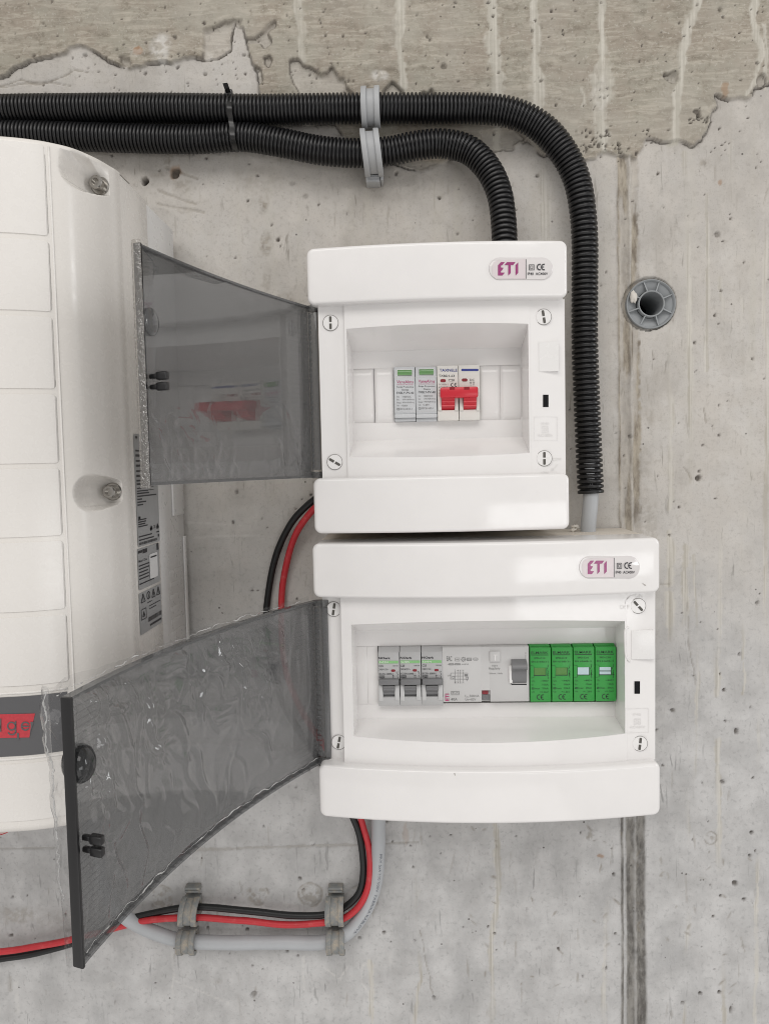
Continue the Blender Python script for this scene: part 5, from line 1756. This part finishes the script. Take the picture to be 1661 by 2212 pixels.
conduit('corrugated_conduit', [(-140, 243, .016), (0, 236, .016), (160, 234, .016), (300, 233, .017), (420, 234, .018), (560, 236, .018), (700, 234, .018), (810, 233, .018), (930, 233, .018), (1040, 234, .018),
                               (1110, 244, .019), (1170, 275, .019), (1215, 325, .020), (1245, 385, .020), (1258, 450, .021), (1263, 520, .021), (1263, 620, .021), (1263, 740, .022), (1267, 860, .023), (1272, 980, .024), (1276, 1066, .025)],
        .0124, 'outer black corrugated conduit turning down past both boards to the lower one', (1230, 350, .02))
conduit('corrugated_conduit', [(-140, 296, .016), (0, 290, .016), (130, 293, .016), (280, 298, .016), (420, 300, .017), (520, 295, .017), (600, 306, .018), (690, 324, .018), (770, 330, .018), (840, 326, .018), (900, 314, .019),
                               (960, 310, .019), (1015, 325, .021), (1055, 365, .024), (1078, 415, .028), (1087, 470, .033), (1090, 530, .038), (1090, 570, .040)],
        .0120, 'inner black corrugated conduit bending into the top of the smaller board', (1050, 360, .024))

# cable tie round both conduits
t = thing('cable_tie', P(493, 265, .018), 'black cable tie binding the two corrugated conduits together', 'cable tie')
mb = MB()
pts = [P(500, 203, .014), P(497, 210, .025), P(496, 232, .0318), P(499, 258, .0285), P(501, 272, .0290), P(503, 296, .0312), P(508, 318, .024), P(509, 328, .012)]
pa = catmull(pts, 8)
wv = P(506, 232, .03) - P(496, 232, .03); wv[2] *= .2
hw_ = np.array([.0021, 0, -.0004])
off = np.array([0, -.0011, 0])
vs = []
for p in pa: vs += [p - hw_, p + hw_, p + hw_ + off, p - hw_ + off]
fs = []
for i in range(len(pa) - 1):
    for j in range(4):
        fs.append((i * 4 + j, i * 4 + (j + 1) % 4, (i + 1) * 4 + (j + 1) % 4, (i + 1) * 4 + j))
mb.add(vs, fs); build('strap', mb, M['tie'], t, auto=40)
hx = P(495, 202, .022)
mb = MB(); mb.box(hx[0] - .0034, hx[0] + .0030, .0195, .0245, hx[2] - .0032, hx[2] + .0034, 0, .0008)
hd = build('head', mb, M['tie'], t, auto=40)
mb = MB(); q0, q1 = P(494, 200, .024), P(487, 180, .030)
vs = []
for p in (q0, (q0 + q1) / 2, q1): vs += [p + np.array([-.0022, 0, 0]), p + np.array([.0020, 0, .0004]), p + np.array([.0020, -.0011, .0004]), p + np.array([-.0022, -.0011, 0])]
mb.add(vs, [(i * 4 + j, i * 4 + (j + 1) % 4, i * 4 + 4 + (j + 1) % 4, i * 4 + 4 + j) for i in range(2) for j in range(4)] + [(0, 1, 2, 3), (8, 9, 10, 11)])
build('tail', mb, M['tie'], t, auto=40)


# ------------------------------------------------------------------ clips
def clip(name, label, group, U, V, dc, R, wid, mat, tilt=0.0, dust=False, base=True, arc=(-100, 100), rail=.0022, thick=.0020, inner=True):
    """strap clip: a hoop with two raised rails over the pipe, on a foot against the wall"""
    c = P(U, V, dc)
    t = thing(name, (c[0], 0, c[2]), label, 'pipe clip', group)
    # angle 0 looks off the wall, positive up
    ang = np.radians(np.linspace(arc[0], arc[1], 37))

    def ring(x0, x1, r0, r1, nm):
        mb = MB()
        vs = []
        for a in ang:
            for x, r in ((x0, r0), (x1, r0), (x1, r1), (x0, r1)):
                z = c[2] + r * math.sin(a); d = dc + r * math.cos(a)
                vs.append((c[0] + x + tilt * r * math.sin(a), -max(d, .0008), z))
        n = len(ang)
        fs = [(i * 4 + j, i * 4 + (j + 1) % 4, (i + 1) * 4 + (j + 1) % 4, (i + 1) * 4 + j) for i in range(n - 1) for j in range(4)]
        fs += [(0, 1, 2, 3), tuple((n - 1) * 4 + j for j in range(4))]
        bm = bmesh.new(); vv = [bm.verts.new(v) for v in vs]
        for f in fs: bm.faces.new([vv[i] for i in f])
        bmesh.ops.recalc_face_normals(bm, faces=bm.faces)
        sharp = [e for e in bm.edges if len(e.link_faces) == 2 and e.calc_face_angle(0) > .9]
        bmesh.ops.bevel(bm, geom=sharp, offset=min(.0006, (r1 - r0) * .3), segments=2, profile=.5, affect='EDGES')
        mb.addbm(bm)
        return build(nm, mb, mat, t, auto=50)
    hw = wid / 2
    ring(-hw + wid * .24, hw - wid * .24, R, R + thick, 'strap')
    ring(-hw, -hw + wid * .29, R - .0002, R + thick + rail, 'rail')
    ring(hw - wid * .29, hw, R - .0002, R + thick + rail, 'rail')
    if base:
        mb = MB()
        zb = c[2] - R - thick
        mb.box(c[0] - hw * .72, c[0] + hw * .80, .0004, dc * .75, zb - .0052, zb + .0010, 0, .0006)
        ft = build('foot', mb, mat, t, auto=40)
        mb = MB(); mb.box(c[0] - hw * .60, c[0] + hw * .70, dc * .75 - .0004, dc * .75 + .0006, zb - .0046, zb - .0028, 0, .0003)
        mb.box(c[0] - hw * .60, c[0] + hw * .70, dc * .75 - .0004, dc * .75 + .0006, zb - .0018, zb - .0004, 0, .0003)
        build('ridge', mb, mat, ft, auto=40)
        mb = MB(); mb.box(c[0] + hw * .86, c[0] + hw * 1.15, .0004, dc * .8, zb - .004, zb + R * .9, 0, .0005)
        build('side_tongue', mb, mat, t, auto=40)
    if inner:
        mb = MB(); mb.box(c[0] - hw * .9, c[0] + hw * .9, .0004, max(.002, dc - R * .80), c[2] - R * .9, c[2] + R * .9, 0, .0004)
        build('saddle', mb, mat, t, auto=40)
    return t


clip('conduit_clip', 'light grey clip holding the outer black conduit to the wall', 'light grey conduit clips', 801, 232, .0185, .0128, .0158, M['clip_lt'], base=False)
clip('conduit_clip', 'light grey clip holding the inner black conduit, hanging below its twin', 'light grey conduit clips', 803, 330, .0200, .0150, .0160, M['clip_lt'], tilt=-.10, arc=(-96, 72), thick=.0024)
for i, (U, tl) in enumerate(((407, .10), (725, 0.0))):
    wh = ['beside the open lower door', 'under the wider board'][i]
    clip('cable_clip', 'dusty grey clip on the red and black cables, ' + wh, 'grey cable clips', U + (4 if i == 0 else -1), 1968, .0145, .0098, .0168, M['clip_dk'], tilt=tl, arc=(-92, 92), thick=.0026, rail=.0012, base=False)
    clip('cable_clip', 'dusty grey clip on the thick grey cable, ' + wh, 'grey cable clips', U - (2 if i == 0 else -1), 2034, .0130, .0082, .0168, M['clip_dk'], arc=(-95, 88), thick=.0026, rail=.0012, base=False)
    # open tongue above the upper clip
    p = P(U + (6 if i == 0 else -2), 1922, .010)
    t2 = [o for o in COL.objects if o.name.startswith('cable_clip') and o.parent is None][-2]
    mb = MB(); mb.box(p[0] - .0066, p[0] + .0074, .0006, .0095, p[2] - .0042, p[2] + .0012, 0, .0008)
    mb.box(p[0] - .0060, p[0] + .0070, .0090, .0110, p[2] - .0030, p[2] - .0012, 0, .0005)
    build('tongue', mb, M['clip_dk'], t2, auto=40)

# ------------------------------------------------------------------ cables
def cable(name, pts, R, mat, label, n=14, step=.004):
    path, tt = resample(catmull([P(*p) for p in pts], 10), step)
    jit = (np.stack([vnoise(tt * 38, tt * 0 + k, 700 + len(pts)) for k in (1, 4, 7)], 1) - .5) * .0012
    path = path + jit
    mb = MB(); tube(mb, path, R * (1 + .06 * (vnoise(tt * 60, tt * 0, 720) - .5)), n)
    o = build(name, mb, mat, smooth=True)
    tag(o, label, 'cable')
    return o, path


black_pts = [(720, 1040, .020), (690, 1068, .016), (662, 1092, .012), (630, 1130, .009), (604, 1180, .006), (589, 1230, .005), (579, 1290, .004), (576, 1340, .004), (582, 1420, .005), (604, 1500, .007), (640, 1570, .012), (690, 1640, .020), (735, 1705, .024),
             (760, 1760, .020), (775, 1800, .016), (784, 1850, .014), (784, 1890, .013), (775, 1930, .013), (750, 1958, .013), (720, 1972, .013), (680, 1978, .013), (620, 1977, .013), (550, 1970, .013), (480, 1963, .013), (430, 1960, .013), (400, 1962, .013),
             (330, 1973, .013), (260, 1992, .012), (170, 2034, .011), (90, 2058, .011), (0, 2074, .011), (-120, 2094, .011)]
red_pts = [(720, 1060, .024), (692, 1085, .019), (670, 1108, .015), (645, 1145, .011), (626, 1190, .008), (615, 1240, .006), (608, 1300, .005), (607, 1345, .005), (612, 1410, .006), (628, 1480, .008), (660, 1550, .013), (705, 1620, .020), (745, 1690, .024),
           (770, 1740, .021), (784, 1785, .018), (795, 1830, .016), (799, 1870, .016), (795, 1915, .016), (776, 1955, .016), (745, 1982, .016), (700, 1994, .016), (650, 1999, .016), (590, 1997, .016), (520, 1989, .016), (460, 1984, .016), (400, 1983, .016),
           (340, 1987, .016), (270, 2000, .015), (200, 2018, .013), (130, 2036, .013), (60, 2048, .013), (0, 2056, .013), (-120, 2072, .013)]
cable('black_cable', black_pts, .0031, M['cable_black'], 'thin black cable looping beside the red one from the smaller board to the wall clips')
cable('red_cable', red_pts, .0030, M['cable_red'], 'thin red cable looping from the smaller board down to the wall clips')
gp = [(818, 1700, .020), (817, 1760, .019), (818, 1820, .016), (816, 1880, .013), (806, 1930, .012), (786, 1975, .012), (755, 2012, .012), (718, 2032, .012), (670, 2037, .012), (600, 2038, .012), (520, 2037, .012), (450, 2035, .012), (400, 2033, .012),
      (350, 2022, .013), (300, 2002, .015), (255, 1968, .018), (225, 1920, .022), (210, 1860, .030), (205, 1780, .040), (205, 1700, .050)]
go, gpath = cable('grey_cable', gp, .0063, M['cable_grey'], 'thick grey cable with printed marking, curving from the wider board along the wall', 20)
# its printing, laid along the jacket
gfine, gt = resample(gpath, .001)
tan, aa, bb = frames(gfine)
v, f = text_mesh('PP-Y 5x4 300/500V  FABRIKA KABLOVA', .006)
i0 = np.argmin(np.linalg.norm(gfine - P(818, 1838, .016), axis=1)); i1 = np.argmin(np.linalg.norm(gfine - P(762, 2008, .012), axis=1))
pts = []
for q in v:
    s = i0 + (i1 - i0) * q[0]
    k = int(np.clip(round(s), 0, len(gfine) - 1))
    kk = min(len(gfine) - 2, int(s)); fr_ = s - kk
    c = gfine[kk] * (1 - fr_) + gfine[kk + 1] * fr_
    th = .42 + (q[1] - .5) * .42
    side_ = aa[k] if aa[k][0] > 0 else -aa[k]
    dirn = side_ * math.sin(th) + bb[k] * math.cos(th)
    pts.append(c + dirn * .00645)
mb = MB(); mb.add(pts, f); build('lettering', mb, M['ink_cable'], go)
# grey cable stub between the black conduit and the wider board
path = np.array([P(1273, 1000, .027), P(1276, 1060, .027), P(1274, 1100, .028), P(1271, 1131, .029), P(1270, 1160, .030)])
path, _ = resample(catmull(path, 8), .004)
mb = MB(); tube(mb, path, .0066, 20)
tag(build('grey_cable', mb, M['cable_grey'], smooth=True), 'short straight grey cable stub between the outer conduit and the wider board', 'cable')
# red and white wire under the inverter
for k, (dv, mt) in enumerate(((0, 'cable_red'), (3.2, 'wire_pink'), (6.4, 'cable_red'))):
    pts = [(-60, 1812 + dv, .03), (0, 1798 + dv, .03), (20, 1790 + dv, .03), (45, 1774 + dv, .032), (70, 1752 + dv, .036)]
    path, _ = resample(catmull([P(*p) for p in pts], 8), .003)
    if k == 0:
        wroot = thing('thin_wire', path[0], 'thin red and white wire hanging below the inverter', 'wire')
    mb = MB(); tube(mb, path, .00075 if k == 1 else .0004, 8); build('core' if k == 1 else 'stripe', mb, M[mt], wroot, smooth=True)

# ------------------------------------------------------------------ spacer sleeve in the wall
c = P(1406, 656, .001)
t = thing('formwork_spacer', c, 'round grey ribbed plastic spacer sleeve set in the concrete', 'spacer')
mb = MB()
n = 48


def lathe(rings, nm, par, mat=M['spacer'], cx=c[0], cz=c[2]):
    mb = MB()
    vs = [(cx + r * math.cos(a), -d, cz + r * math.sin(a)) for r, d in rings for a in np.linspace(0, 2 * math.pi, n, endpoint=False)]
    fs = [(k * n + j, k * n + (j + 1) % n, (k + 1) * n + (j + 1) % n, (k + 1) * n + j) for k in range(len(rings) - 1) for j in range(n)]
    mb.add(vs, fs)
    return build(nm, mb, mat, par, auto=40)


fl = lathe([(.0214, -.004), (.0216, .0012), (.0211, .0016), (.0203, .0010), (.0196, -.0012), (.0120, -.0034)], 'flange', t)
lathe([(.0116, -.003), (.0116, .0026), (.0111, .0030), (.0104, .0026), (.0100, -.008), (.0094, -.045)], 'tube', t)
lathe([(.0094, -.045), (.00001, -.045)], 'tube_end', t, M['dark'])
for k in range(8):
    a = math.radians(20 + 45 * k + random.uniform(-4, 4))
    ca, sa = math.cos(a), math.sin(a)
    mb = MB()
    w_ = .0005
    r0, r1 = .0114, .0200
    vs = []
    for r, dt in ((r0, .0024), (r1, .0006)):
        for s_ in (-w_, w_):
            for d in (-.003, dt):
                vs.append((c[0] + r * ca - s_ * sa, -d, c[2] + r * sa + s_ * ca))
    mb.add(vs, [(0, 1, 3, 2), (4, 6, 7, 5), (0, 4, 5, 1), (2, 3, 7, 6), (0, 2, 6, 4), (1, 5, 7, 3)])
    build('rib', mb, M['spacer'], t)
bm = bmesh.new(); bmesh.ops.create_icosphere(bm, subdivisions=3, radius=1)
q = P(1369, 641, .002)
for v_ in bm.verts:
    k = 1 + (float(fbm(np.array(v_.co.x * 2 + 9), np.array(v_.co.z * 2 + v_.co.y), 55, 3)) - .5) * 1.1
    v_.co = Vector((q[0] + v_.co.x * .0034 * k, q[1] + .001 + v_.co.y * .0022 * k, q[2] + v_.co.z * .0058 * k))
mb = MB(); mb.addbm(bm); build('mortar_lump', mb, M['crumb'], t, smooth=True)

# ------------------------------------------------------------------ crumbs on top of the wider board
q = P(1241, 1127, .030)
bm = bmesh.new()
for k in range(5):
    m4 = Matrix.Translation((q[0] + random.uniform(-.0036, .0036), q[1] + random.uniform(-.002, .002), -.0612 + .0014 + k * .0008)) @ Matrix.Diagonal((random.uniform(.8, 1.6), 1, random.uniform(.7, 1.2), 1))
    bmesh.ops.create_icosphere(bm, subdivisions=2, radius=.0019, matrix=m4)
for v_ in bm.verts:
    v_.co += v_.normal * (float(vnoise(np.array(v_.co.x * 1400), np.array(v_.co.z * 1400), 66)) - .5) * .0016
mb = MB(); mb.addbm(bm)
tag(build('plaster_crumb', mb, M['crumb'], auto=30), 'small white plaster crumb beside the grey stub on the wider board', 'crumb')
mb = MB()
for k in range(150):
    x = random.uniform(-.070, .180); d = random.uniform(.045, .078)
    s = random.uniform(.00015, .0006)
    z = -.0611 + s * .4
    mb.add([(x + s * a * random.uniform(.6, 1.2), -d + s * b * random.uniform(.6, 1.2), z + s * cc) for a, b, cc in ((1, 0, 0), (-.5, .8, 0), (-.5, -.8, 0), (0, 0, .9))], [(0, 1, 3), (1, 2, 3), (2, 0, 3)])
tag(build('dust_grains', mb, M['crumb']), 'pale cement grains scattered on top of the wider board', 'dust', kind='stuff')
